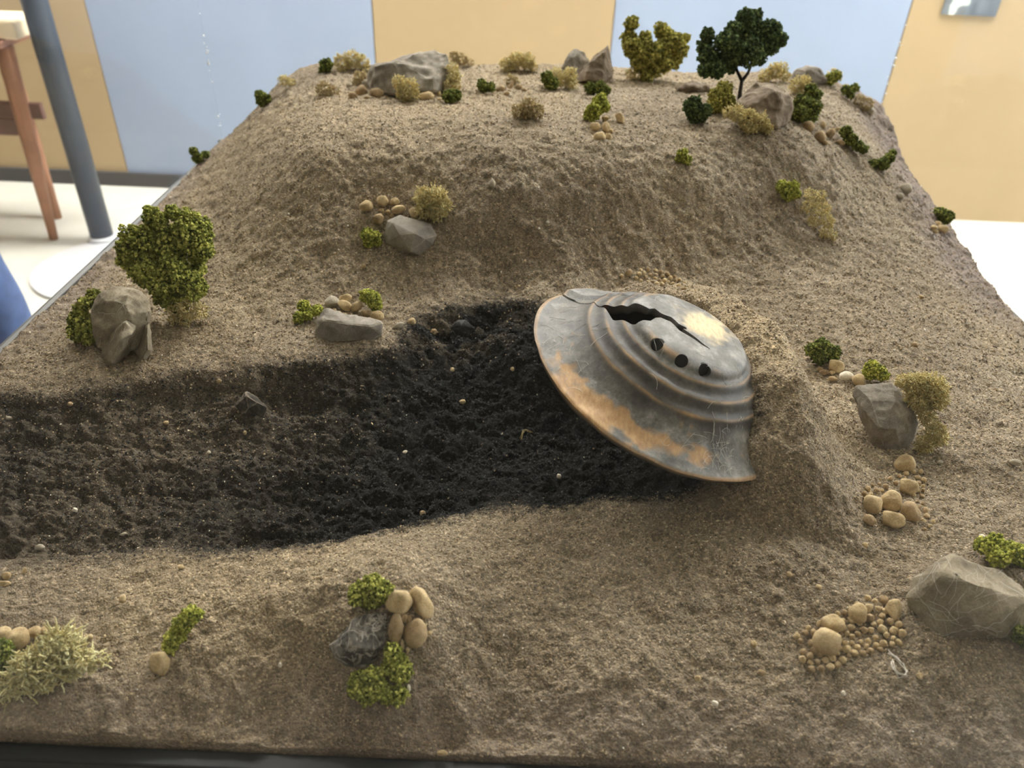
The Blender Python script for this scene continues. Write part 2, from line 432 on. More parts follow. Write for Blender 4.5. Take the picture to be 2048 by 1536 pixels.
# the saucer's resting frame (from its rim ellipse in the photograph)
SC = np.array([.2729, 1.1659, .2244]); SA = np.array([.33250, -.04820, .94187]); SA /= np.linalg.norm(SA); SRAD = .2530
# berm of earth thrown up against the saucer's right and far side
BERM = np.array([(.43, .90, .11), (.45, .985, .205), (.465, 1.10, .275), (.46, 1.26, .285), (.40, 1.385, .275), (.30, 1.47, .25), (.17, 1.49, .19), (.07, 1.46, .13)])
def berm(x, y, z):
    bd = np.full(x.shape, 1e9); bh = np.zeros(x.shape)
    for a, b in zip(BERM, BERM[1:]):
        e = b[:2] - a[:2]; t = np.clip(((x - a[0]) * e[0] + (y - a[1]) * e[1]) / (e @ e), 0, 1)
        d = np.hypot(x - a[0] - t * e[0], y - a[1] - t * e[1]); h = a[2] + t * (b[2] - a[2])
        bh = np.where(d < bd, h, bh); bd = np.minimum(bd, d)
    rho = np.hypot(x - SC[0], y - SC[1])
    m = np.exp(-(np.clip(bd - .02, 0, None) / .10) ** 2)
    m = m * (1 - (1 - sm(rho, .17, .225)) * (1 - sm(x - SC[0], .05, .12)))
    return z * (1 - m) + np.maximum(z, bh) * m
ZM = berm(GX, GY, ZM)
ZM = np.clip(ZM, .012, None)
def bil(A, x, y):
    u = np.clip((np.asarray(x) - X0) / (X1 - X0) * (GN - 1), 0, GN - 1.001); v = np.clip((np.asarray(y) - Y0) / (Y1 - Y0) * (GN - 1), 0, GN - 1.001)
    i = u.astype(int); j = v.astype(int); u = u - i; v = v - j
    return (A[j, i] * (1 - u) + A[j, i + 1] * u) * (1 - v) + (A[j + 1, i] * (1 - u) + A[j + 1, i + 1] * u) * v
def smoothup(A, x, y):
    """bicubic (Catmull-Rom) sampling of the macro grid"""
    u = np.clip((x - X0) / (X1 - X0) * (GN - 1), 0, GN - 1.001); v = np.clip((y - Y0) / (Y1 - Y0) * (GN - 1), 0, GN - 1.001)
    i = u.astype(int); j = v.astype(int); u = u - i; v = v - j
    def wts(t): return [-.5 * t + t * t - .5 * t ** 3, 1 - 2.5 * t * t + 1.5 * t ** 3, .5 * t + 2 * t * t - 1.5 * t ** 3, -.5 * t * t + .5 * t ** 3]
    wu, wv = wts(u), wts(v); r = 0
    for b in range(4):
        jj = np.clip(j + b - 1, 0, GN - 1)
        row = 0
        for a in range(4): row = row + wu[a] * A[jj, np.clip(i + a - 1, 0, GN - 1)]
        r = r + wv[b] * row
    return r
def ground_z(x, y):
    """world height of the land at world x, y"""
    return BZ + HS * float(bil(ZM, np.array(x / HS), np.array(y / HS)))
def hit(px, py):
    """where the sight line through a pixel meets the land"""
    d = pray(px, py)
    ts = np.linspace(.1, 1.6, 3000)
    Pt = CAMP + ts[:, None] * d
    x, y = Pt[:, 0] / HS, Pt[:, 1] / HS
    inside = (x > X0) & (x < X1) & (y > Y0) & (y < Y1)
    below = inside & (Pt[:, 2] < BZ + HS * bil(ZM, x, y))
    k = np.argmax(below)
    if not below.any():
        k = np.nonzero(inside)[0][-1] if inside.any() else 0
        q = Pt[k].copy()
        return q
    return Pt[k]
def poly_xy(pix):
    return np.array([(hit(a, b)[:2] / HS) if not isinstance(a, str) else b for a, b in pix])
def sdist(poly, x, y):
    """signed distance (inside positive) to a polygon on the macro grid"""
    d = np.full(x.shape, 1e9); ins = np.zeros(x.shape, bool)
    n = len(poly)
    for k in range(n):
        a = poly[k]; b = poly[(k + 1) % n]
        e = b - a; t = np.clip(((x - a[0]) * e[0] + (y - a[1]) * e[1]) / (e @ e + 1e-12), 0, 1)
        d = np.minimum(d, np.hypot(x - a[0] - t * e[0], y - a[1] - t * e[1]))
        c = ((a[1] > y) != (b[1] > y)) & (x < (b[0] - a[0]) * (y - a[1]) / (b[1] - a[1] + 1e-12) + a[0])
        ins ^= c
    return np.where(ins, d, -d)
SCORCH_PIX = [('w', (-1.3, 1.30)), ('w', (-1.1, 1.29)), (90, 790), (220, 768), (350, 750), (450, 738), (560, 728), (680, 718), (780, 700), (800, 665), (830, 630), (900, 612), (1000, 602), (1080, 605),
              ('w', (.12, 1.45)), ('w', (.35, 1.3)), ('w', (.42, 1.05)), (1375, 985), (1290, 1000), (1200, 1000), (1120, 1015), (1000, 1018), (900, 1035), (800, 1055), (690, 1080), (560, 1102), (430, 1112), (300, 1112), (150, 1125), (10, 1140), ('w', (-1.3, .80))]
spoly = poly_xy(SCORCH_PIX)
SD = sdist(spoly, GX, GY)
ZM0 = ZM.copy()

ZM = np.clip(ZM - .024 * sm(SD, .0, .06), .006, None)
# fine grid
NX, NY = 740, 800
ux = np.linspace(X0, X1, NX)
vv = np.linspace(0, 1, NY); uy = Y0 + (Y1 - Y0) * (.55 * vv + .45 * vv ** 2)
FX, FY = np.meshgrid(ux, uy)
FZ = smoothup(ZM, FX, FY)
FSD = bil(SD, FX, FY)
mx, my = FX * HS, FY * HS                                   # metres
sc = sm(FSD, -.075, .06)
tr = sm(FSD, -.005, .07)
rocky = np.clip(sm(FX, 1.08, 1.26) * sm(FY, 1.5, 2.0), 0, 1) * .85
rocky = np.maximum(rocky, sm(-FX, 1.02, 1.12) * sm(FY, 1.35, 1.7) * .45)
rocky = np.maximum(rocky, sm(-FY, -.68, -.585) * .35)
disp = .0030 * fb2(mx * 45, my * 45, 1, 3) + .0018 * fb2(mx * 150, my * 150, 5, 3)
disp += .0016 * (np.abs(fb2(mx * 330, my * 330, 9, 2)) - .3)
# slope lumps
slope = np.hypot(*np.gradient(FZ, uy, ux))
disp += sm(slope, .2, .6) * .0016 * fb2(mx * 120, my * 120, 31, 3)
# clods in the burnt furrow
def billow(x, y, s, o=3):
    t = 0; a = 1
    for k in range(o):
        t = t + a * np.abs(2 * vn2(x * 2 ** k + 3.1 * k, y * 2 ** k + 7.7 * k, s + k) - 1); a *= .5
    return t
warp = .004 * fb2(mx * 60, my * 60, 51, 2)
clod = .0090 * (billow((mx + warp) * 62, (my - warp) * 74, 61) - .8) + .0036 * fb2(mx * 260, my * 260, 71, 3)
rough_env = .55 + .6 * vn2(mx * 14, my * 14, 77)
disp = disp * (1 - .5 * tr) + tr * clod * rough_env
# drag lines along the furrow, strongest at its open end
drag = .7 * np.cos((FY - .12 * FX * 0 + .03 * np.sin(FX * 3)) * 2 * np.pi / .135 + .6) * .0032 * tr * sm(-FX, -.05, .55)
disp += drag
disp += rocky * .006 * fb2(mx * 55, my * 55, 91, 4)
ez = FZ * HS + disp
TZ = BZ + ez
V = np.stack([mx, my, TZ], -1).reshape(-1, 3)
I = np.arange(NX * NY).reshape(NY, NX)
F = np.stack([I[:-1, :-1], I[:-1, 1:], I[1:, 1:], I[1:, :-1]], -1).reshape(-1, 4)
# skirt down to the base board so the land is a solid block
rim = np.concatenate([I[0, :], I[1:, -1], I[-1, -2::-1], I[-2:0:-1, 0]])
sk = V[rim].copy(); sk[:, 2] = BZ - .016
base = len(V); V = np.vstack([V, sk]); m_ = len(rim); r2 = np.arange(m_)
F = np.vstack([F, np.stack([rim, base + r2, base + (r2 + 1) % m_, rim[(r2 + 1) % m_]], -1)])
me = np_mesh('landscape', V, F, M['ground'], True)
def fattr(me, name, arr):
    a = me.attributes.new(name, 'FLOAT', 'POINT'); a.data.foreach_set('value', np.asarray(arr, np.float32).ravel())
pad = lambda A: np.concatenate([A.ravel(), A.ravel()[rim]])
ashdust = np.clip(sm(-FX, .1, .7) * .62 * (.5 + vn2(mx * 10, my * 10, 33)) + sm(vn2(mx * 22, my * 22, 35), .62, .85) * .35 * sm(.10 - FSD, -.02, .09), 0, 1)
_q = hit(880, 665)[:2] / HS
ashdust = np.clip(ashdust + .75 * np.exp(-(((FX - _q[0]) / .16) ** 2 + ((FY - _q[1]) / .10) ** 2)) * sm(vn2(mx * 90, my * 90, 37), .35, .7), 0, 1)
dust = np.clip(sm(vn2(mx * 6, my * 6, 41), .35, .8) * .5 + .6 * np.exp(-((FX - .5) ** 2 + (FY - 1.25) ** 2) / .06), 0, 1)
fattr(me, 'scorch', pad(sc)); fattr(me, 'rocky', pad(rocky)); fattr(me, 'ashdust', pad(ashdust)); fattr(me, 'dust', pad(dust))
land = tag(link('landscape', me), 'sandy brown model hillside with a black scorched furrow', 'landscape')

# loose grains of sand and soot lying on the land: real specks, far too many to count
def grains(n):
    g = np.random.default_rng(77)
    cand = n * 4
    i = g.integers(0, NX - 1, cand); j = np.minimum((g.random(cand) ** 1.25 * (NY - 1)).astype(int), NY - 2)
    u, v = g.random(cand), g.random(cand)
    x = ux[i] + u * (ux[i + 1] - ux[i]); y = uy[j] + v * (uy[j + 1] - uy[j])
    keep = (np.abs((x - .06) / y) < .95) & (g.random(cand) < np.clip(1.15 / y, 0, 1) ** 1.2)
    k = np.nonzero(keep)[0][:n]
    i, j, u, v, x, y = i[k], j[k], u[k], v[k], x[k], y[k]
    bl = lambda A: (A[j, i] * (1 - u) + A[j, i + 1] * u) * (1 - v) + (A[j + 1, i] * (1 - u) + A[j + 1, i + 1] * u) * v
    z = bl(TZ); s = bl(sc)
    ash = (g.random(len(k)) < np.clip((s - .3) / .62, 0, .97) * (1 - .5 * bl(ashdust))).astype(float)
    r = g.uniform(.00032, .00085, len(k)) * (1 + .3 * ash * (s > .6)) * np.clip(y / 1.1, .75, 1.5)
    o6 = np.array([(1, 0, 0), (-1, 0, 0), (0, 1, 0), (0, -1, 0), (0, 0, 1), (0, 0, -1)], float)
    f8 = np.array([(0, 2, 4), (2, 1, 4), (1, 3, 4), (3, 0, 4), (2, 0, 5), (1, 2, 5), (3, 1, 5), (0, 3, 5)])
    S = r[:, None] * g.uniform(.7, 1.3, (len(k), 3))
    V, F = merge_blobs(np.stack([x * HS, y * HS, z + r * .25], 1), S, (o6, f8), .15, 12)
    me = np_mesh('sand_grains', V, F, None, False)
    t = np.clip(g.normal(.45, .24, len(k)), 0, 1); t[(g.random(len(k)) < .012) & (ash < .5)] = 1.6; t[(g.random(len(k)) < .002) & (ash > .5)] = 1.6
    fattr(me, 'tone', np.repeat(t / 1.6, 6)); fattr(me, 'ash', np.repeat(ash, 6))
    N = NT('grain')
    c1 = N.ramp(N.attr('tone'), [(0, srgb(78, 64, 48)), (.28, srgb(146, 126, 98)), (.62, srgb(206, 184, 146)), (1, srgb(240, 232, 214))])
    c2 = N.ramp(N.attr('tone'), [(0, (.004, .004, .004, 1)), (.5, (.016, .015, .014, 1)), (.7, (.05, .046, .04, 1)), (1, srgb(210, 200, 184))])
    N.fin(N.mix(N.attr('ash'), c1, c2), .62, None, .4)
    me.materials.append(N.m)
    o = link('sand_grains', me, land); o['kind'] = 'stuff'; o['label'] = 'loose sand and soot grains'

# ------------------------------------------------------------------ base board, plinth and glass case
bx0, bx1, by0, by1 = -1.19 * HS, 1.355 * HS, .548 * HS, 3.035 * HS
pl = empty('display_plinth', ((bx0 + bx1) / 2, (by0 + by1) / 2, 0))
cx, cy = (bx0 + bx1) / 2, (by0 + by1) / 2
sx, sy = bx1 - bx0, by1 - by0
link('plinth_body', box_mesh('plinth_body', (0, 0, (BZ - .061) / 2), (sx - .04, sy - .04, BZ - .061), M['plinth'], .004), pl)
link('base_board', box_mesh('base_board', (0, 0, BZ - .0385), (sx + .03, sy + .03, .045), M['black_frame'], .003), pl)
for nm, c, s in (('front', (0, -sy / 2 - .003, BZ - .0085), (sx + .012, .010, .019)), ('back', (0, sy / 2 - .003, BZ - .006), (sx + .012, .008, .024)),
                 ('left', (-sx / 2 + .003, 0, BZ - .006), (.008, sy - .012, .024)), ('right', (sx / 2 - .003, 0, BZ - .006), (.008, sy - .012, .024))):
    link('frame_rail', box_mesh('frame_rail', c, s, M['black_frame' if nm == 'front' else 'grey_frame'], .0012), pl)
tag(pl, 'black display plinth carrying the model landscape', 'plinth')
N = NT('case_glass'); N.t.nodes.remove(N.b)
lw = N.n('ShaderNodeLayerWeight'); lw.inputs[0].default_value = .5     # Schlick: same on both faces of the thin pane
fr = N.n('ShaderNodeMath', operation='MULTIPLY_ADD'); N.l(N.math('POWER', lw.outputs['Facing'], 5.0), fr.inputs[0]); fr.inputs[1].default_value = .6; fr.inputs[2].default_value = .012
tb = N.n('ShaderNodeBsdfTransparent'); tb.inputs[0].default_value = (.985, .99, .988, 1)
gb = N.n('ShaderNodeBsdfGlossy'); gb.inputs['Roughness'].default_value = .02
ms = N.n('ShaderNodeMixShader'); N.l(fr.outputs[0], ms.inputs[0]); N.l(tb.outputs[0], ms.inputs[1]); N.l(gb.outputs[0], ms.inputs[2]); N.l(ms.outputs[0], N.out.inputs[0])
M['glass'] = N.m
case = empty('glass_case', (cx, cy, BZ + .006))
CH = .46; th = .004
for c, s in (((0, -sy / 2, CH / 2), (sx, th, CH)), ((0, sy / 2, CH / 2), (sx, th, CH)), ((-sx / 2, 0, CH / 2), (th, sy - 2 * th, CH)), ((sx / 2, 0, CH / 2), (th, sy - 2 * th, CH)), ((0, 0, CH + th / 2), (sx, sy, th))):
    link('glass_pane', box_mesh('glass_pane', c, s, M['glass']), case)
M['glue'] = simple('glue_white', srgb(238, 242, 246), .25, spec=.6)
def ico(sub=1):
    bm = bmesh.new(); bmesh.ops.create_icosphere(bm, subdivisions=sub, radius=1.0)
    v = np.array([x.co[:] for x in bm.verts]); f = np.array([[q.index for q in p.verts] for p in bm.faces]); bm.free(); return v, f
OV6 = np.array([(1, 0, 0), (-1, 0, 0), (0, 1, 0), (0, -1, 0), (0, 0, 1), (0, 0, -1)], float)
OF8 = np.array([(0, 2, 4), (2, 1, 4), (1, 3, 4), (3, 0, 4), (2, 0, 5), (1, 2, 5), (3, 1, 5), (0, 3, 5)])
IV0, IF0 = ico(1); IV1, IF1 = ico(2); IV2, IF2 = ico(3); IV3, IF3 = ico(4)
def merge_blobs(C, S, base=(IV0, IF0), jit=.0, seed=0):
    r = np.random.default_rng(seed); bv, bf = base
    n = len(C); R = r.normal(size=(n, 4)); R /= np.linalg.norm(R, axis=1)[:, None]
    w, x, y, z = R.T
    Rm = np.stack([1 - 2 * (y * y + z * z), 2 * (x * y - w * z), 2 * (x * z + w * y), 2 * (x * y + w * z), 1 - 2 * (x * x + z * z), 2 * (y * z - w * x), 2 * (x * z - w * y), 2 * (y * z + w * x), 1 - 2 * (x * x + y * y)], -1).reshape(n, 3, 3)
    B = bv[None] * S[:, None, :] * (1 + jit * r.uniform(-1, 1, size=(n, len(bv), 1)))
    Vv = np.einsum('nij,nkj->nki', Rm, B) + C[:, None, :]
    Ff = bf[None] + (np.arange(n) * len(bv))[:, None, None]
    return Vv.reshape(-1, 3), Ff.reshape(-1, 3)
grains(60000)
for side in (-1, 1):
    n = 46; zz = np.sort(rng.uniform(.02, CH, n)) * (1 if side < 0 else .98)
    C = np.stack([np.full(n, side * (sx / 2 - .001)) + rng.normal(0, .0012, n), np.full(n, sy / 2 - .003) + rng.normal(0, .0012, n), zz], 1)
    S = np.abs(rng.normal(.0011, .0006, (n, 1))) * np.array([[1, 1, 1.0]]) * np.ones((n, 3)); S[:, 2] *= rng.uniform(1, 2.6, n)
    Vb, Fb = merge_blobs(C, S, (IV0, IF0), .15, 3 + side)
    o = link('glue_bubbles', np_mesh('glue_bubbles', Vb, Fb, M['glue'], True), case); o['kind'] = 'stuff'; o['label'] = 'white glue bubbles in the corner seam'
tag(case, 'clear glass display case over the model landscape', 'case')
# ------------------------------------------------------------------ the wrecked saucer
def saucer():
    R = SRAD * HS
    a = SA; e1 = np.cross(a, [0, 1, 0]); e1 /= np.linalg.norm(e1); e2 = np.cross(a, e1)
    C = np.array([SC[0] * HS, SC[1] * HS, BZ + SC[2] * HS])
    Mx = Matrix(((e1[0], -e2[0], a[0], C[0]), (e1[1], -e2[1], a[1], C[1]), (e1[2], -e2[2], a[2], C[2]), (0, 0, 0, 1)))
    inv = Mx.inverted()
    # local frame: x = e1 (towards the raised rim), y = -e2, z = axis; unit = metres
    def local(px, py, h):
        """point on the plane z = h*R of the saucer's own frame, along a sight line"""
        d = pray(px, py); o = np.array(inv @ Vector(CAMP)); dd = np.array(inv.to_3x3() @ Vector(d))
        t = (h * R - o[2]) / dd[2]; return (o + t * dd)[:2]
    prof = [(1.0, .0), (.992, .012), (.96, .018), (.90, .036), (.84, .063), (.78, .103), (.735, .145), (.705, .176), (.692, .196), (.684, .212), (.668, .222), (.650, .224), (.632, .236),
            (.617, .258), (.607, .276), (.594, .291), (.575, .297), (.552, .299), (.533, .309), (.520, .325), (.510, .338), (.498, .350), (.482, .355), (.464, .357), (.452, .366), (.446, .382), (.438, .396), (.420, .410), (.395, .419), (.36, .426), (.30, .431), (.22, .435), (.12, .438), (.04, .44)]
    prof = np.array(prof)
    # densify
    s = np.r_[0, np.cumsum(np.hypot(*np.diff(prof, axis=0).T))]
    t = np.linspace(0, s[-1], 120)
    pr = np.stack([np.interp(t, s, prof[:, 0]), np.interp(t, s, prof[:, 1])], 1)
    for _ in range(2):
        pr[1:-1] = .25 * pr[:-2] + .5 * pr[1:-1] + .25 * pr[2:]
    inn = []
    for (r_, h_) in pr[::-1][4:]:
        inn.append((r_ - .03 if r_ > .25 else r_, h_ - .05))
    inn = np.array(inn); inn[:, 0] = np.clip(inn[:, 0], .03, .975); inn[:, 1] = np.minimum(inn[:, 1], np.interp(inn[:, 0], pr[::-1, 0], pr[::-1, 1]) - .018)
    full = np.vstack([pr, inn])
    n = 300; w = np.linspace(0, 2 * np.pi, n, endpoint=False)
    rr = full[:, 0][:, None] * (1 + .006 * np.sin(2 * w + .5) + .004 * np.sin(5 * w))[None]
    hh = full[:, 1][:, None] + .012 * np.sin(2 * w + 1.1)[None] * full[:, 0][:, None] ** 3
    V = np.stack([rr * np.cos(w) * R, rr * np.sin(w) * R, hh * R], -1).reshape(-1, 3)
    k = len(full); I = np.arange(k * n).reshape(k, n)
    q = np.stack([I[:-1], np.roll(I[:-1], -1, 1), np.roll(I[1:], -1, 1), I[1:]], -1).reshape(-1, 4)
    V = np.vstack([V, [[0, 0, pr[-1, 1] * R + .0002], [0, 0, inn[0, 1] * R]]])
    top, bot = len(V) - 2, len(V) - 1
    kp = len(pr)
    # close: cap the outer top, the inner top, and join the two ends at the rim
    faces = [tuple(f) for f in q if not (I[kp - 1, 0] <= f[0] <= I[kp - 1, -1])]
    faces += [(I[kp - 1, j], I[kp - 1, (j + 1) % n], top) for j in range(n)]
    faces += [(I[kp, (j + 1) % n], I[kp, j], bot) for j in range(n)]
    faces += [(I[-1, j], I[-1, (j + 1) % n], I[0, (j + 1) % n], I[0, j]) for j in range(n)]
    me = bpy.data.meshes.new('saucer'); me.from_pydata(V.tolist(), [], faces); me.update()
    bm = bmesh.new(); bm.from_mesh(me); bmesh.ops.recalc_face_normals(bm, faces=bm.faces[:]); bm.to_mesh(me); bm.free()
    hull = link('hull_tmp', me)
    # cutters: the split from the rim into the crown, and the three portholes
    def cutter(name, poly):
        bm = bmesh.new(); vs = [bm.verts.new((p[0], p[1], -.2 * R)) for p in poly]
        f = bm.faces.new(vs); r = bmesh.ops.extrude_face_region(bm, geom=[f])
        bmesh.ops.translate(bm, vec=(0, 0, R), verts=[v for v in r['geom'] if isinstance(v, bmesh.types.BMVert)])
        bmesh.ops.recalc_face_normals(bm, faces=bm.faces[:])
        return link(name, bm_mesh(name, bm))
    # upper edge then lower edge of the split, each (pixel x, y, profile height)
    up = [(1122, 579, .0), (1150, 598, .05), (1180, 620, .14), (1194, 629, .19), (1212, 630, .22), (1235, 634, .25), (1262, 638, .29), (1285, 641, .33), (1300, 633, .36), (1318, 632, .405), (1340, 638, .42), (1360, 655, .43), (1385, 671, .435), (1418, 701, .42)]
    lo = [(1417, 702, .42), (1386, 677, .435), (1358, 661, .43), (1338, 646, .42), (1318, 641, .405), (1302, 650, .37), (1290, 660, .35), (1275, 661, .33), (1260, 668, .30), (1246, 662, .28), (1232, 662, .25), (1215, 659, .22), (1205, 649, .20), (1192, 634, .18), (1178, 625, .13), (1146, 601, .05), (1117, 581, .0)]
    poly = [local(*p) for p in up + lo]
    tip = poly[0] + (poly[0] - poly[1]) * .3; tip2 = poly[-1] + (poly[-1] - poly[-2]) * .3
    poly = [tip] + poly + [tip2]
    cut = [cutter('cut_split', poly)]
    branch = [local(*p) for p in ((1352, 650, .425), (1372, 657, .435), (1373, 660, .435), (1352, 656, .425))]
    cut.append(cutter('cut_branch', branch))
    inner = []
    for (px, py) in ((1323, 685), (1365, 716), (1408, 739)):
        p = local(px, py, .395); ang = math.atan2(p[1], p[0]); rad = np.hypot(*p)
        inner.append((p, ang))
        bm = bmesh.new()
        bmesh.ops.create_cone(bm, cap_ends=True, segments=24, radius1=.044 * R, radius2=.044 * R, depth=.12 * R)
        nrm = Vector((math.cos(ang) * .9, math.sin(ang) * .9, .42)).normalized()
        rot = Vector((0, 0, 1)).rotation_difference(nrm).to_matrix().to_4x4()
        # on the wall of the crown at the porthole's own bearing
        rw = .436 * R
        bmesh.ops.transform(bm, matrix=Matrix.Translation((math.cos(ang) * rw, math.sin(ang) * rw, .398 * R)) @ rot, verts=bm.verts[:])
        cut.append(link('cut_port', bm_mesh('cut_port', bm)))
    for c in cut:
        md = hull.modifiers.new('b', 'BOOLEAN'); md.operation = 'DIFFERENCE'; md.object = c; md.solver = 'EXACT'
    dg = bpy.context.evaluated_depsgraph_get()
    me2 = bpy.data.meshes.new_from_object(hull.evaluated_get(dg))
    for c in cut + [hull]: bpy.data.objects.remove(c)
    me2.name = 'hull'
    bm = bmesh.new(); bm.from_mesh(me2)
    sharp = [e for e in bm.edges if len(e.link_faces) == 2 and e.calc_face_angle(0) > .7]
    for e in sharp: e.smooth = False
    for f in bm.faces: f.smooth = True
    bm.to_mesh(me2); bm.free()
    co = np.zeros(len(me2.vertices) * 3, np.float32); me2.vertices.foreach_get('co', co); co = co.reshape(-1, 3)
    # dents: the two lips of the split are bent apart a little
    r = np.hypot(co[:, 0], co[:, 1]) / R; h = co[:, 2] / R; an = np.arctan2(co[:, 1], co[:, 0])
    pa = math.atan2(poly[1][1], poly[1][0])
    da = (an - pa + np.pi) % (2 * np.pi) - np.pi
    lift = np.where(da > 0, 1, -1) * np.exp(-(da / .30) ** 2) * np.clip(r - .25, 0, 1) * .028
    up_sign = 1 if ((math.atan2(poly[2][1], poly[2][0]) - math.atan2(poly[-3][1], poly[-3][0]) + np.pi) % (2 * np.pi) - np.pi) > 0 else -1
    co[:, 2] += lift * up_sign * R
    co += (vn3(co * 90, 3) * .0006)[:, None] * np.array([0, 0, 1.0])
    me2.vertices.foreach_set('co', co.ravel()); me2.update()
    # wear: pale wood on the ring crests, rim, crown and in a worn patch of the brim
    nz = vn3(co * 70, 11); nf = vn3(co * 260, 13); nb = vn3(co * 25, 17)
    def ringw(rc, wd): return np.exp(-((r - rc) / wd) ** 2)
    crest = np.maximum.reduce([ringw(.680, .008), ringw(.592, .008), ringw(.496, .008)]) * (h > .15)
    wa = (math.atan2(*(local(1165, 800, .02)[::-1])))
    d1 = (an - wa + np.pi) % (2 * np.pi) - np.pi
    wa2 = (math.atan2(*(local(1330, 900, .03)[::-1]))); d2 = (an - wa2 + np.pi) % (2 * np.pi) - np.pi
    patch = np.exp(-(d1 / .42) ** 2) * sm(r, .74, .90) + np.exp(-(d2 / .38) ** 2) * np.exp(-((r - .86) / .07) ** 2) * .9
    patch = sm(patch + .34 * nz + .30 * nf + .15 * nb, .36, .82)
    rim = sm(r, .975, .992) * (.55 + .35 * nb)
    cp = local(1408, 652, .43) / R
    crown = np.exp(-(((co[:, 0] / R - cp[0]) / .25) ** 2 + ((co[:, 1] / R - cp[1]) / .25) ** 2)) * (h > .395)
    crown = sm(crown + .25 * nz + .18 * nf, .35, .85)
    shoulder = np.exp(-((r - .415) / .02) ** 2) * (h > .385) * sm(nz + nb, -.2, .6) * .7
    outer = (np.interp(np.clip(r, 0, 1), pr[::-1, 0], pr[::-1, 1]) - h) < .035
    wear = np.clip(np.maximum.reduce([crest * (.42 + .45 * nz), patch, rim, shoulder]) * outer, 0, 1)
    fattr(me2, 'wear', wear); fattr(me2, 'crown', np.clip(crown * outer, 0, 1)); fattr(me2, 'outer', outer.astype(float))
    ring_band = np.clip(sm(r, .44, .50) * (1 - sm(r, .70, .78)) * .8, 0, 1)  # darker tone over the ringed band
    fattr(me2, 'ring_dark', ring_band)
    N = NT('saucer_wood'); v = N.obj()
    st = N.n('ShaderNodeMapping'); st.inputs['Scale'].default_value = (1, .4, .6); N.l(v, st.inputs['Vector'])
    n1 = N.noise(50, 7, .7, v); n2 = N.noise(500, 5, .75, v)
    paint = N.ramp(n1, [(.33, srgb(70, 68, 66)), (.5, srgb(116, 114, 110)), (.67, srgb(172, 169, 163))])
    paint = N.mix(N.attr('ring_dark'), paint, N.ramp(n1, [(.3, srgb(46, 44, 42)), (.6, srgb(78, 74, 69)), (.8, srgb(120, 113, 102))]))
    paint = N.mix(1.0, paint, N.ramp(n2, [(.3, .72), (.55, 1.0), (.75, 1.35)]), 'MULTIPLY')
    wood = N.ramp(N.noise(260, 6, .7, st.outputs[0]), [(.3, srgb(160, 122, 82)), (.55, srgb(192, 154, 108)), (.75, srgb(210, 178, 134))])
    bare = N.ramp(N.noise(380, 6, .7, st.outputs[0]), [(.3, srgb(176, 154, 116)), (.5, srgb(212, 192, 150)), (.75, srgb(228, 212, 176))])
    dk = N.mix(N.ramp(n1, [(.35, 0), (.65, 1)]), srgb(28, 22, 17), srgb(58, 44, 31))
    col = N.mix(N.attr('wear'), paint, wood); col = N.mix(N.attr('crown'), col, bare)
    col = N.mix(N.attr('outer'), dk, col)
    nm = N.bump(n2, .3, .0006); nm = N.bump(N.noise(300, 5, .7, st.outputs[0]), .25, .0006, nm)
    N.fin(col, N.ramp(n1, [(.3, .42), (.7, .62)]), nm, .45)
    me2.materials.clear(); me2.materials.append(N.m)
    root = empty('crashed_saucer'); root.matrix_world = Mx
    link('hull', me2, root)
    bm = bmesh.new(); r_ = bmesh.ops.create_cone(bm, cap_ends=True, segments=72, radius1=.93 * R, radius2=.93 * R, depth=.012 * R)  # added dark plate, stands in for the shade seen through the split
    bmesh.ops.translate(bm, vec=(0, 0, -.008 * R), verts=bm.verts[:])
    o = link('shade_plate', bm_mesh('shade_plate', bm, simple('shade_dark', srgb(30, 24, 19), .9, .3, 60)), root); o['label'] = 'added dark plate for the shade inside the hull'
    # dark discs behind the portholes: the shade of the holes put in as colour
    M['port_shade'] = simple('port_shade_dark', srgb(34, 32, 30), .6)
    for p, ang in inner:
        bm = bmesh.new()
        bmesh.ops.create_cone(bm, cap_ends=True, segments=24, radius1=.046 * R, radius2=.040 * R, depth=.010 * R)
        nrm = Vector((math.cos(ang) * .9, math.sin(ang) * .9, .42)).normalized()
        rot = Vector((0, 0, 1)).rotation_difference(nrm).to_matrix().to_4x4(); rw = .400 * R
        bmesh.ops.transform(bm, matrix=Matrix.Translation((math.cos(ang) * rw, math.sin(ang) * rw, .385 * R)) @ rot, verts=bm.verts[:])
        o = link('porthole', bm_mesh('porthole', bm, M['port_shade']), root); o['label'] = 'round dark porthole'
    # pale dust fibres lying on the brim
    M['fibre'] = simple('dust_fibre', srgb(206, 202, 192), .9)
    bm = bmesh.new()
    prr, prh = pr[::-1, 0], pr[::-1, 1]
    for k in range(190):
        if k < 80: an0 = math.atan2(*(local(1440, 900, .04)[::-1])) + rng.normal(0, .22); r0 = rng.uniform(.72, .95)
        elif k < 140: an0 = math.atan2(*(local(1120, 650, .04)[::-1])) + rng.normal(0, .4); r0 = rng.uniform(.68, .95)
        else: an0 = rng.uniform(-np.pi, np.pi); r0 = rng.uniform(.3, .95)
        x, y = r0 * math.cos(an0), r0 * math.sin(an0); dr = rng.uniform(0, 2 * np.pi); cv = rng.normal(0, .5); pts = []
        for j in range(6):
            rj = math.hypot(x, y)
            if rj > .97: break
            pts.append((x * R, y * R, float(np.interp(rj, prr, prh)) * R + .00035 + .012 * R * (rj ** 3) * math.sin(2 * math.atan2(y, x) + 1.1)))
            x += .022 * math.cos(dr); y += .022 * math.sin(dr); dr += cv * .5 + rng.normal(0, .15)
        if len(pts) > 2: add_tube(bm, pts, .00011, 3, False)
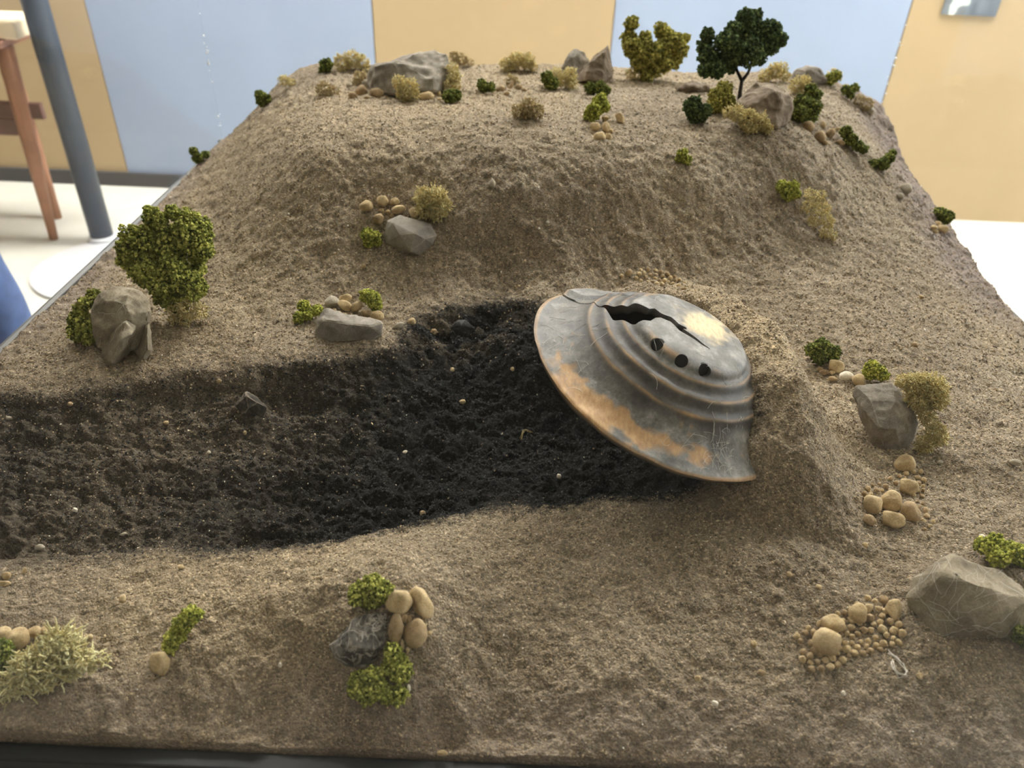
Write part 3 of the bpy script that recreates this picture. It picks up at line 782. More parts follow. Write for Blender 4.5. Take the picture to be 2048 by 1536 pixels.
    o = link('dust_fibres', bm_mesh('dust_fibres', bm, M['fibre']), root); o['kind'] = 'stuff'; o['label'] = 'pale dust fibres on the brim'
    tag(root, 'cracked grey wooden flying saucer half buried in the earth', 'saucer')
saucer()

# ------------------------------------------------------------------ rocks: faceted bodies with the outline seen in the photograph, set into the land
def rock(outline, ridges, base, mat, label, back=.55, group=None, rough=1.0, name='boulder', sink=.0, bevel=.06, more=(), seat=.25):
    B = hit(*base); s = px_size(B)
    ol = np.array(outline, float); cxy = ol.mean(0); wpx = np.ptp(ol[:, 0])
    lowd = [dz for rl in [ridges] + [m_[1] for m_ in more] for (x, y, dz) in rl if y > cxy[1]]
    d0 = (B - CAMP) @ FW + sink + seat * s * max(lowd + [0])
    def w3(px, py, dep):
        d = pray(px, py); return CAMP + d * (d0 - dep * s)
    bm = bmesh.new(); org = None
    for (ol_, rd_) in [(outline, ridges)] + list(more):
        ol_ = np.array(ol_, float); cc = ol_.mean(0); wp = np.ptp(ol_[:, 0])
        pts = [w3(x, y, 0) for x, y in ol_] + [w3(x, y, dz) for x, y, dz in rd_]
        bk = cc + (ol_ - cc) * .72
        pts += [w3(x, y, -back * wp) for x, y in bk]
        pts += [w3(x, y + 4, -.12 * wp) for x, y in ol_[ol_[:, 1] > cc[1]]]
        if org is None: org = np.mean(pts, 0)
        vs = [bm.verts.new(Vector(p - org)) for p in pts]
        bmesh.ops.convex_hull(bm, input=vs)
    bmesh.ops.delete(bm, geom=[v for v in bm.verts if not v.link_faces], context='VERTS')
    bmesh.ops.dissolve_limit(bm, angle_limit=.30, verts=bm.verts[:], edges=bm.edges[:])
    bmesh.ops.bevel(bm, geom=[e for e in bm.edges if e.calc_face_angle(0) > .55], offset=wpx * s * bevel * .3, segments=1, profile=.6, affect='EDGES', material=1)
    bmesh.ops.triangulate(bm, faces=bm.faces[:])
    L = wpx * s / 30
    for _ in range(6):
        es = [e for e in bm.edges if e.calc_length() > L * 1.3]
        if not es: break
        bmesh.ops.subdivide_edges(bm, edges=es, cuts=1)
        bmesh.ops.triangulate(bm, faces=bm.faces[:])
    bm.normal_update()
    co = np.array([v.co[:] for v in bm.verts]); nn = np.array([v.normal[:] for v in bm.verts])
    f = 1 / (wpx * s)
    sd = int(abs(base[0] * 13 + base[1])) % 1000
    rg = lambda k, q: 1 - 2 * np.abs(vn3(co * f * k + sd, q))
    dd = (vn3(co * f * 3 + sd, 1) * .030 + rg(5, 2) * .020 + rg(11, 3) * .010 + vn3(co * f * 26 + sd, 4) * .006) * rough * wpx * s
    co = co + nn * dd[:, None]
    for v, c in zip(bm.verts, co): v.co = c
    for e in bm.edges: e.smooth = e.calc_face_angle(0) < .42
    for fc in bm.faces: fc.smooth = True
    o = link(name, bm_mesh(name, bm, [M[mat], M[mat + '_edge']])); o.location = org
    return tag(o, label, 'rock', group)
rock([(738, 150), (745, 128), (770, 118), (800, 116), (835, 108), (870, 100), (895, 108), (905, 130), (900, 165), (890, 186), (760, 197), (742, 182)],
     [(748, 132, 30), (790, 126, 42), (840, 152, 50), (868, 158, 50), (800, 190, 55), (870, 182, 50), (752, 188, 32), (880, 125, 20)], (820, 196), 'rock_grey', 'largest grey boulder on the hilltop, long and low', seat=.85, back=.35)
rock([(1124, 135), (1135, 108), (1150, 99), (1168, 103), (1178, 120), (1175, 150), (1135, 158)], [(1145, 115, 15), (1150, 150, 18)], (1150, 158), 'rock_grey', 'rounded grey rock behind the pointed rock on the hilltop')
rock([(1152, 167), (1157, 142), (1180, 117), (1215, 92), (1222, 110), (1224, 152), (1212, 168)], [(1181, 124, 22), (1168, 160, 24), (1212, 102, 14), (1205, 160, 22)], (1188, 167), 'rock_brown', 'pointed brown rock leaning on the hilltop', bevel=.03)
rock([(1473, 205), (1490, 180), (1512, 164), (1550, 171), (1578, 188), (1584, 215), (1572, 246), (1552, 258), (1480, 250)], [(1548, 182, 28), (1562, 200, 26), (1552, 254, 26), (1500, 215, 34), (1490, 245, 30)], (1525, 252), 'rock_brown', 'slanting brown rock at the foot of the dark tree')
rock([(1578, 162), (1590, 139), (1615, 130), (1640, 137), (1654, 160), (1620, 172)], [(1612, 142, 14), (1600, 160, 14)], (1615, 168), 'rock_grey', 'pale flat-topped rock at the back right of the hilltop')
rock([(1353, 180), (1368, 166), (1390, 162), (1416, 170), (1424, 184), (1370, 189)], [(1388, 172, 12)], (1388, 187), 'rock_brown', 'low dark brown stone beneath the dark tree crown')
rock([(768, 468), (775, 442), (800, 430), (822, 440), (862, 448), (874, 470), (868, 490), (846, 513), (820, 508), (790, 500), (770, 485)],
     [(786, 446, 22), (830, 453, 26), (800, 470, 36), (828, 466, 38), (822, 503, 30), (852, 478, 28)], (822, 505), 'rock_slate', 'smooth grey rock with pale ridges on the hill slope', bevel=.025, rough=.35)
rock([(632, 658), (641, 626), (650, 616), (668, 627), (700, 635), (725, 629), (745, 640), (766, 645), (762, 667), (742, 682), (690, 686), (645, 684)],
     [(646, 640, 22), (695, 647, 28), (742, 652, 22), (700, 680, 20)], (700, 680), 'rock_slate', 'low wide grey rock at the edge of the furrow', rough=.6, back=.18)
rock([(182, 640), (184, 615), (200, 590), (225, 574), (265, 575), (300, 596), (304, 632), (296, 664), (270, 694), (230, 704), (198, 692)],
     [(212, 602, 22), (250, 606, 32), (297, 622, 16), (262, 640, 34), (205, 660, 24)], (255, 724), 'rock_dusty', 'tall dust-covered boulder beside the big green tree', rough=.8, bevel=.03,
     more=[([(212, 668), (236, 640), (262, 628), (284, 640), (268, 684), (238, 730), (214, 733), (203, 714)], [(250, 645, 46), (240, 680, 56), (222, 722, 40), (262, 668, 44)]),
           ([(284, 650), (299, 640), (306, 660), (303, 695), (291, 723), (279, 718)], [(295, 655, 30), (296, 700, 30), (287, 715, 26)])])
rock([(467, 816), (478, 798), (492, 784), (515, 795), (536, 815), (528, 834), (500, 843), (477, 840)], [(493, 792, 12), (497, 816, 18), (515, 805, 12)], (500, 838), 'rock_char', 'small sooty angular rock lying in the black furrow')
rock([(901, 654), (915, 640), (932, 640), (949, 656), (936, 669), (908, 668)], [(922, 650, 10)], (924, 665), 'rock_soot', 'small charcoal rock on the far bank of the furrow')
rock([(1703, 790), (1712, 772), (1750, 768), (1785, 765), (1800, 785), (1820, 800), (1838, 850), (1831, 870), (1802, 908), (1770, 912), (1745, 892), (1728, 850)],
     [(1742, 802, 34), (1790, 804, 40), (1815, 816, 28), (1760, 855, 58), (1792, 858, 50), (1802, 890, 24), (1830, 856, 14)], (1775, 900), 'rock_grey', 'large angular grey boulder beside the ochre lichen on the right slope', bevel=.025, rough=.7)
rock([(1811, 1192), (1830, 1165), (1870, 1135), (1905, 1112), (1950, 1128), (2000, 1138), (2040, 1165), (2090, 1222), (2090, 1290), (1960, 1306), (1880, 1296), (1832, 1255)],
     [(1880, 1150, 40), (1960, 1168, 62), (2045, 1200, 62), (1842, 1192, 30), (1960, 1262, 84), (1880, 1275, 50)], (1940, 1285), 'rock_dusty', 'big dust-webbed boulder at the front right corner', seat=.6, rough=1.0, bevel=.035)
rock([(660, 1290), (680, 1262), (705, 1240), (735, 1228), (772, 1228), (777, 1250), (773, 1290), (761, 1302), (753, 1332), (720, 1343), (690, 1332), (671, 1315)],
     [(698, 1266, 30), (746, 1250, 26), (702, 1290, 44), (748, 1300, 38), (740, 1325, 24), (685, 1310, 24)], (722, 1335), 'rock_dark', 'dark grey rock with white veins in the foreground', bevel=.03, rough=.8)

# ------------------------------------------------------------------ pebbles and gravel
def pebble_mesh(i, mat, sharp):
    v, f = IV2.copy(), IF2
    r = np.random.default_rng(100 + i)
    for _ in range(9 if sharp else 5):                       # worn flat faces
        nrm = r.normal(size=3); nrm /= np.linalg.norm(nrm); dd = r.uniform(.62, .85)
        k = v @ nrm; v = v - np.clip(k - dd, 0, None)[:, None] * nrm * (.9 if sharp else .75)
    v = v * (1 + .09 * vn3(v * 1.4 + i * 5, 7) + .05 * vn3(v * 3.4 + i * 9, 8) + .02 * vn3(v * 8, 9))[:, None]
    v = v / np.abs(v).max(0)
    return np_mesh('pebble', v, f, M[mat], True)
PM = {m: [pebble_mesh(i + 20 * j, m, i % 3 == 0) for i in range(6)] for j, m in enumerate(('pebble', 'pebble_brown', 'pebble_grey', 'chip'))}
PCAT = 'pebble'
def pebble(px, py, w, h, rot, label, group, mat='pebble', idx=None, lift=.35, name='pebble'):
    B = hit(px, py + h * .25); s = px_size(B)
    r = random.Random(int(px * 31 + py * 7))
    o = link(name, PM[mat][idx if idx is not None else r.randrange(6)])
    # long axis turned in the plane that faces the viewer, thickness resting on the land
    hw, hh = w * s / 2, h * s / 2
    o.scale = (hw, hh * 1.05, min(hw, hh) * .86)
    e = Matrix((Vector(CRT), Vector(CUP), Vector(-FW))).transposed()
    o.rotation_euler = (e @ Matrix.Rotation(math.radians(-rot), 3, 'Z')).to_euler()
    d = pray(px, py); t = ((B - CAMP) @ FW) - min(hw, hh) * lift
    o.location = CAMP + d * t
    return tag(o, label, PCAT, group)
def pebbles(label, group, items, mat='pebble', name='pebble'):
    for it in items:
        it = tuple(it) + (0,) * (5 - len(it)) if len(it) < 5 else it
        pebble(it[0], it[1], it[2], it[3], it[4], label, group, it[5] if len(it) > 5 else mat, name=name)
pebbles('small pebble at the left end of the largest hilltop boulder', 'pebbles left of the hilltop boulder',
        [(722, 182, 26, 24), (704, 191, 20, 16), (752, 188, 32, 23, 0, 'pebble_brown'), (731, 170, 18, 22, 0, 'pebble_grey'), (699, 172, 14, 12, 0, 'pebble_grey'), (733, 196, 12, 8)], 'pebble_brown')
pebbles('pale pebble under the right end of the largest hilltop boulder', 'pebbles right of the hilltop boulder', [(852, 193, 34, 19, -8), (875, 187, 17, 14), (879, 199, 12, 9)])
pebbles('small pebble beside the low green bush in the middle of the hilltop', 'pebbles in the middle of the hilltop', [(1001, 178, 20, 17), (1036, 176, 20, 15), (1048, 181, 12, 11), (1014, 187, 11, 9), (1022, 171, 9, 18, 20)], 'pebble_brown')
pebbles('tan pebble heaped below the bright bush on the hill brow', 'pebbles on the hill brow', [(1190, 253, 24, 18, 10), (1199, 273, 26, 20), (1213, 255, 19, 24, -10), (1217, 274, 15, 15), (1240, 237, 18, 26, -20), (1210, 237, 16, 12), (1222, 262, 10, 10)])
pebbles('tan pebble below the bushes at the right of the hilltop', 'pebbles at the right of the hilltop', [(1617, 253, 25, 22), (1641, 273, 22, 23), (1661, 268, 18, 22, 20), (1646, 250, 12, 16), (1682, 286, 19, 10, 25), (1675, 259, 18, 8, -8), (1650, 285, 12, 9)], 'pebble_brown')
pebbles('pebble under the dark bush on the right edge of the hill', 'pebbles on the right edge', [(1867, 456, 15, 14), (1886, 458, 24, 16, 10), (1876, 447, 14, 10), (1872, 463, 10, 8)], 'pebble')
pebbles('grey-brown stone on the steep right shoulder', 'stones on the right shoulder', [(1739, 222, 20, 20), (1812, 378, 26, 24, 30), (1800, 392, 16, 12), (1716, 230, 12, 8)], 'pebble_grey')
pebbles('tan pebble above the smooth grey slope rock', 'pebbles on the hill slope', [(733, 412, 29, 23, -10), (765, 402, 25, 22), (790, 403, 23, 15, -20), (796, 418, 29, 19, -12), (757, 440, 27, 22, -20, 'pebble_brown'), (828, 426, 19, 24, -15), (776, 424, 11, 10), (763, 421, 10, 9), (783, 430, 11, 8)])
pebbles('pebble piled behind the low grey rock by the furrow', 'pebbles behind the low furrow rock', [(662, 604, 35, 26, 0, 'pebble_grey'), (691, 596, 27, 16, -15), (690, 611, 34, 20, 25), (713, 613, 28, 18, -30), (755, 631, 30, 20, 8), (732, 626, 24, 14, 0, 'pebble_brown'), (678, 626, 11, 9), (689, 630, 12, 10), (700, 634, 9, 8), (668, 621, 12, 8, 0, 'pebble_brown')])
pebbles('stray small stone on the far bank of the furrow', 'stray stones on the far bank', [(795, 652, 28, 10, -28, 'pebble_grey'), (824, 643, 17, 15, 0), (868, 664, 14, 12, 0, 'pebble_brown')])
pebbles('pebble between the two bushes on the right slope', 'pebbles on the right slope', [(1672, 733, 36, 28, 15), (1693, 753, 30, 20, 0, 'chip'), (1718, 760, 28, 25, 10), (1649, 745, 20, 11, 10, 'pebble_brown'), (1664, 758, 22, 11, 0, 'pebble_brown'), (1664, 745, 13, 10), (1640, 738, 14, 9, 0, 'pebble_brown')])
pebbles('tan stone in the pile below the large angular boulder', 'stones below the angular boulder', [(1811, 927, 46, 36, -15), (1817, 973, 43, 33, 15), (1784, 1003, 47, 45), (1745, 1008, 43, 39, 30), (1786, 1039, 53, 35, 15), (1822, 1026, 36, 48, -15, 'pebble_brown'), (1737, 1040, 32, 22, 10, 'pebble_brown')])
pebbles('tan stone lying on the gravel beside the dust-webbed boulder', 'stones on the front gravel', [(1663, 1248, 52, 42, 10), (1655, 1283, 60, 54, 35), (1717, 1227, 40, 42, 10), (1789, 1219, 34, 44, 12)])
pebbles('tan stone resting against the dark veined rock', 'stones beside the veined rock', [(798, 1203, 56, 52), (842, 1205, 46, 68, -28), (790, 1258, 34, 62, 8, 'pebble_brown'), (830, 1266, 52, 58, 10, 'pebble_brown')])
pebbles('little pebble between the stones beside the veined rock', 'little pebbles beside the veined rock', [(809, 1236, 16, 20), (858, 1265, 14, 12), (804, 1290, 11, 24), (849, 1249, 12, 10), (807, 1232, 9, 9), (815, 1300, 9, 14), (817, 1377, 9, 16, 0, 'chip'), (818, 1243, 13, 26, 0, 'pebble_brown')])
pebbles('rounded tan stone behind the pale lichen at the front left', 'stones at the front left', [(33, 1276, 52, 46, -20), (6, 1266, 34, 30), (70, 1264, 30, 24), (88, 1262, 18, 20), (76, 1296, 54, 24, -18)])
pebble(320, 1325, 39, 50, -8, 'single round tan stone at the foot of the slim green bush', 'lone stone by the slim bush', 'pebble', 1)
pebbles('small stone at the near edge of the black furrow', 'stones at the near furrow edge', [(12, 1151, 22, 15), (10, 1167, 24, 13), (48, 1143, 10, 18, 25), (80, 1095, 22, 13, 0, 'pebble_grey'), (361, 1134, 15, 11, 15), (245, 1197, 15, 17), (180, 1274, 13, 12), (885, 1506, 24, 12)])
pebbles('small loose stone lying singly on the open brown ground', 'single stones on the ground', [(1430, 1407, 14, 12), (1687, 1387, 9, 12), (1395, 1357, 15, 13, 0, 'pebble'), (1507, 1288, 14, 16, 0, 'pebble'), (1840, 1352, 15, 14, 0, 'pebble'), (1522, 1345, 20, 12, 0, 'pebble_brown'), (1578, 1149, 14, 12, 0, 'pebble_brown'), (1637, 1174, 13, 12, 0, 'pebble'), (1730, 1090, 12, 11, 0, 'pebble'), (1965, 1073, 16, 9, 20), (1880, 925, 13, 9, 0, 'pebble_grey'), (2030, 925, 26, 14, 0, 'pebble_grey'), (1843, 594, 12, 8, 20, 'pebble'), (1095, 445, 9, 9, 0, 'pebble_grey'), (985, 368, 14, 20, 0, 'pebble_grey'), (727, 533, 10, 12, 0, 'pebble_brown'), (1005, 1270, 9, 9), (560, 1330, 8, 10), (1830, 690, 14, 12, 0, 'pebble_brown'), (1258, 545, 14, 14, 0, 'pebble_brown'), (1243, 552, 10, 10, 0, 'pebble')], 'chip')
pebbles('light speck of stone on the black furrow soil', 'light specks in the furrow', [(670, 843, 11, 8, 0, 'chip'), (740, 849, 12, 10), (925, 803, 13, 10), (810, 904, 11, 7, -20, 'chip'), (735, 889, 11, 8), (1150, 946, 10, 9), (1118, 953, 10, 11, 0, 'chip'), (905, 739, 10, 9), (1025, 738, 9, 9), (1090, 720, 8, 8, 0, 'pebble_brown'), (438, 762, 12, 10, 0, 'pebble_brown'), (140, 808, 12, 9, 0, 'pebble_brown'), (417, 905, 10, 9, 0, 'pebble_grey'), (332, 845, 11, 9), (150, 1020, 10, 10, 0, 'chip'), (18, 836, 12, 7, 0, 'pebble_grey'), (423, 925, 10, 8, 0, 'pebble_brown'), (247, 1069, 16, 8, -10, 'pebble_grey'), (845, 1027, 12, 12, 0, 'pebble_brown'), (490, 866, 9, 9, 0, 'pebble_brown')])
# loose gravel: each grain a small stone of its own
def gravel(label, group, region, n, wlo, whi, seed, avoid=(), mats=('pebble', 'pebble_brown')):
    r = random.Random(seed); got = []; tries = 0
    poly = np.array(region, float)
    while len(got) < n and tries < 6000:
        tries += 1
        x = r.uniform(poly[:, 0].min(), poly[:, 0].max()); y = r.uniform(poly[:, 1].min(), poly[:, 1].max())
        if sdist(poly, np.array([x]), np.array([y]))[0] < 0: continue
        w = r.uniform(wlo, whi)
        if any((x - a) ** 2 + ((y - b) * 1.1) ** 2 < ((w + c) * .46) ** 2 for a, b, c in got): continue
        if any((x - a) ** 2 + (y - b) ** 2 < (c * .42) ** 2 for a, b, c in avoid): continue
        got.append((x, y, w))
        pebble(x, y, w, w * r.uniform(.75, 1.1), r.uniform(-60, 60), label, group, mats[r.random() > .62], name='gravel_stone')
gravel('bit of gravel strewn in front of the dust-webbed boulder', 'front gravel', [(1592, 1270), (1640, 1240), (1690, 1222), (1740, 1192), (1775, 1200), (1808, 1250), (1800, 1285), (1770, 1300), (1735, 1310), (1700, 1310), (1665, 1340), (1615, 1340), (1600, 1310)], 84, 12, 19, 3, [(1663, 1248, 52), (1655, 1283, 60), (1717, 1227, 40), (1789, 1219, 38)])
gravel('bit of gravel around the stones below the angular boulder', 'gravel below the angular boulder', [(1722, 985), (1760, 958), (1790, 955), (1825, 935), (1850, 945), (1850, 1000), (1870, 1050), (1848, 1060), (1825, 985), (1800, 970), (1735, 995)], 34, 9, 14, 5, [(1811, 927, 46), (1817, 973, 43), (1784, 1003, 46), (1745, 1008, 43), (1822, 1026, 42)], ('pebble_brown', 'pebble'))
gravel('bit of gravel heaped behind the saucer on the berm', 'gravel behind the saucer', [(1265, 545), (1300, 534), (1330, 543), (1365, 560), (1395, 582), (1375, 583), (1330, 570), (1275, 562)], 46, 8, 12, 9, (), ('pebble', 'pebble_brown'))

# ------------------------------------------------------------------ foam foliage and lichen
def keep_in(d, dep, rad):
    if d[1] * dep + rad > by1 - .010: dep = (by1 - .010 - rad) / d[1]
    if d[0] * dep - rad < bx0 + .008 and d[0] < 0: dep = (bx0 + .008 + rad) / d[0]
    return dep
def foam_mesh(lobes, base, mat, seed, crumb=5.0, depth_jit=.5, name='foliage', up=.0):
    """lobes: (px, py, radius px). All lobes sit over the base contact point."""
    B = hit(*base); s = px_size(B); d0 = (B - CAMP) @ FW
    r = np.random.default_rng(seed)
    Cs, Rs = [], []
    for k, (x, y, q) in enumerate(lobes):
        d = pray(x, y); dep = d0 - q * s * .35 + r.uniform(-1, 1) * depth_jit * q * s
        dep = keep_in(d, dep, q * s * 1.15)
        Cs.append(CAMP + d * dep); Rs.append(q * s * .93)
    Cs = np.array(Cs); Rs = np.array(Rs)
    c = crumb * s * .62
    PC, PR = [], []
    for k in range(len(Cs)):
        n = int(np.clip(10.5 * (Rs[k] / c) ** 2, 24, 2200))
        g = r.normal(size=(n, 3)); g /= np.linalg.norm(g, axis=1)[:, None]
        rad = Rs[k] * (.97 + .26 * vn3(g * 2.4 + k * 3.3 + seed, 5) + .22 * vn3(g * 5.5 + k + seed, 6)) * (1 - .20 * r.random(n) ** 2)
        p = Cs[k] + g * rad[:, None] * np.array([1, 1, .95])
        keep = np.ones(n, bool)
        for j in range(len(Cs)):
            if j != k: keep &= np.linalg.norm(p - Cs[j], axis=1) > Rs[j] * .72
        PC.append(p[keep]); PR.append(g[keep])
    PC = np.vstack(PC); n = len(PC)
    S = c * r.uniform(.6, 1.3, (n, 1)) * r.uniform(.85, 1.15, (n, 3))
    V, F = merge_blobs(PC, S * 1.12, (OV6, OF8), .22, seed)
    tone = np.repeat(np.clip(.45 + .30 * r.normal(size=n), 0, 1), len(OV6))
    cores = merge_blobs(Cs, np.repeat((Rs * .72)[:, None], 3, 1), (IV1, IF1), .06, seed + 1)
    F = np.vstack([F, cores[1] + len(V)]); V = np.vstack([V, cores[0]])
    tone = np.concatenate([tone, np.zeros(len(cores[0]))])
    org = B
    me = np_mesh(name, V - org, F, M[mat], False); fattr(me, 'tone', tone)
    return me, org
def foam(lobes, base, mat, label, crumb=5.0, name='foam_bush', cat='bush', group=None, **kw):
    me, org = foam_mesh(lobes, base, mat, int(base[0] * 7 + base[1]), crumb, name=name, **kw)
    o = link(name, me); o.location = org
    return tag(o, label, cat, group)
def lichen(lobes, base, mat, label, wire=1.5, dens=1.0, netty=0.0, name='lichen_clump'):
    B = hit(*base); s = px_size(B); d0 = (B - CAMP) @ FW
    r = np.random.default_rng(int(base[0] * 5 + base[1]))
    allV, allF, tone = [], [], []; off = 0
    K = 5
    for (x, y, q) in lobes:
        d = pray(x, y); C = CAMP + d * keep_in(d, d0 - q * s * .35 + r.uniform(-.3, .3) * q * s, q * s * 1.15); Rr = q * s
        n = int(np.clip(dens * 8.5 * (q / (wire * 2.2)) ** 2, 40, 900))
        g = r.normal(size=(n, 3)); g /= np.linalg.norm(g, axis=1)[:, None]
        tip = C + g * (Rr * (.82 + .22 * r.random(n)))[:, None]
        # each strand starts inside the clump and wanders to its tip
        st = C + g * (Rr * r.uniform(.42, .75, n))[:, None] + r.normal(size=(n, 3)) * Rr * .2
        mid = (st + tip) / 2 + r.normal(size=(n, 3)) * Rr * (.13 + .12 * netty)
        tt = np.linspace(0, 1, K)[None, :, None]
        path = (1 - tt) ** 2 * st[:, None] + 2 * tt * (1 - tt) * mid[:, None] + tt ** 2 * tip[:, None]
        path += r.normal(size=path.shape) * Rr * .018
        # forked tips: short twigs off each strand
        m = 1
        bs = np.repeat(path[:, K - 3], m, 0); bd = r.normal(size=(n * m, 3)); bd = bd / np.linalg.norm(bd, axis=1)[:, None] * .6 + np.repeat(g, m, 0)
        L = Rr * r.uniform(.10, .22, n * m) * (1 + netty)
        tw = bs[:, None] + bd[:, None] * (tt * L[:, None, None]) + r.normal(size=(n * m, K, 3)) * Rr * .012
        paths = np.concatenate([path, tw[:, :]], 0)
        N_ = len(paths)
        T = np.gradient(paths, axis=1); T /= np.linalg.norm(T, axis=2, keepdims=True) + 1e-12
        A = np.cross(T, np.array([.3, .5, .81])); A /= np.linalg.norm(A, axis=2, keepdims=True) + 1e-12
        Bn = np.cross(T, A)
        w = wire * s * .5 * r.uniform(.7, 1.3, (N_, 1, 1)) * np.linspace(1.25, .75, K)[None, :, None]
        rings = np.stack([paths + w * (math.cos(t) * A + math.sin(t) * Bn) for t in (0, 2.094, 4.189)], 2)
        Vv = rings.reshape(-1, 3)
        idx = np.arange(N_ * K * 3).reshape(N_, K, 3)
        q4 = np.stack([idx[:, :-1], np.roll(idx[:, :-1], -1, 2), np.roll(idx[:, 1:], -1, 2), idx[:, 1:]], -1).reshape(-1, 4)
        allV.append(Vv); allF.append(q4 + off); off += len(Vv)
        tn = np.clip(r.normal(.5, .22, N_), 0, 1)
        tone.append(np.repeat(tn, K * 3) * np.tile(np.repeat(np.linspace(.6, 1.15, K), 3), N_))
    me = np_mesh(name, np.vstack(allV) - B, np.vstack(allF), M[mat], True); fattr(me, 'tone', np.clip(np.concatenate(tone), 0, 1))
    o = link(name, me); o.location = B
    return tag(o, label, 'lichen')
def tree(lobes, base, mat, label, trunks, crumb):
    B = hit(*base)
    t = empty('model_tree', B)
    me, org = foam_mesh(lobes, base, mat, int(base[0] * 3 + base[1]), crumb, .9, 'crown')
    o = link('crown', me, t); o.location = org - B
    bm = bmesh.new(); s = px_size(B); d0 = (B - CAMP) @ FW
    for pts, rad in trunks:
        add_tube(bm, [CAMP + pray(x, y) * d0 - B for x, y in pts], [q * s for q in rad], 8)
    link('trunk', bm_mesh('trunk', bm, M['bark'], True), t)
    return tag(t, label, 'tree')
tree([(280, 492, 43), (258, 520, 22), (300, 545, 36), (312, 438, 24), (344, 424, 15), (296, 419, 8), (375, 440, 22), (388, 468, 38), (400, 502, 26), (342, 492, 36), (345, 535, 30), (380, 572, 32), (335, 588, 28), (322, 570, 24), (392, 540, 18), (358, 612, 18)],
     (365, 640), 'foam_olive', 'large rounded green foam tree beside the dust-covered boulder', [([(365, 644), (358, 615), (345, 570), (340, 520)], [9, 8, 7, 5])], 5.2)
tree([(1262, 48, 14), (1258, 75, 16), (1266, 95, 20), (1290, 78, 14), (1322, 58, 14), (1330, 72, 18), (1352, 82, 17), (1372, 76, 9), (1360, 100, 18), (1300, 105, 24), (1330, 100, 22), (1348, 122, 16), (1280, 125, 18), (1305, 135, 22), (1330, 130, 16), (1295, 152, 14), (1268, 40, 8)],
     (1300, 162), 'foam_gold', 'olive-yellow branching foam tree on the hilltop', [([(1300, 165), (1302, 140), (1308, 110)], [5, 5, 4]), ([(1302, 140), (1275, 100)], [4, 3])], 4.0)
tree([(1414, 70, 14), (1410, 92, 16), (1418, 115, 20), (1412, 140, 16), (1436, 140, 16), (1452, 85, 22), (1490, 38, 20), (1468, 58, 16), (1500, 65, 28), (1512, 30, 12), (1540, 62, 22), (1558, 78, 16), (1552, 60, 12), (1535, 92, 22), (1500, 105, 26), (1470, 110, 24), (1445, 118, 20), (1520, 118, 14), (1462, 135, 12)],
     (1480, 206), 'foam_pine', 'dark green foam tree with a bare thin trunk on the hilltop', [([(1479, 210), (1480, 185), (1484, 160)], [5.5, 4.2, 3.8]), ([(1484, 162), (1476, 146), (1468, 126)], [3.6, 3, 2.5]), ([(1484, 162), (1496, 146), (1506, 122)], [3.4, 3, 2.5])], 4.2)
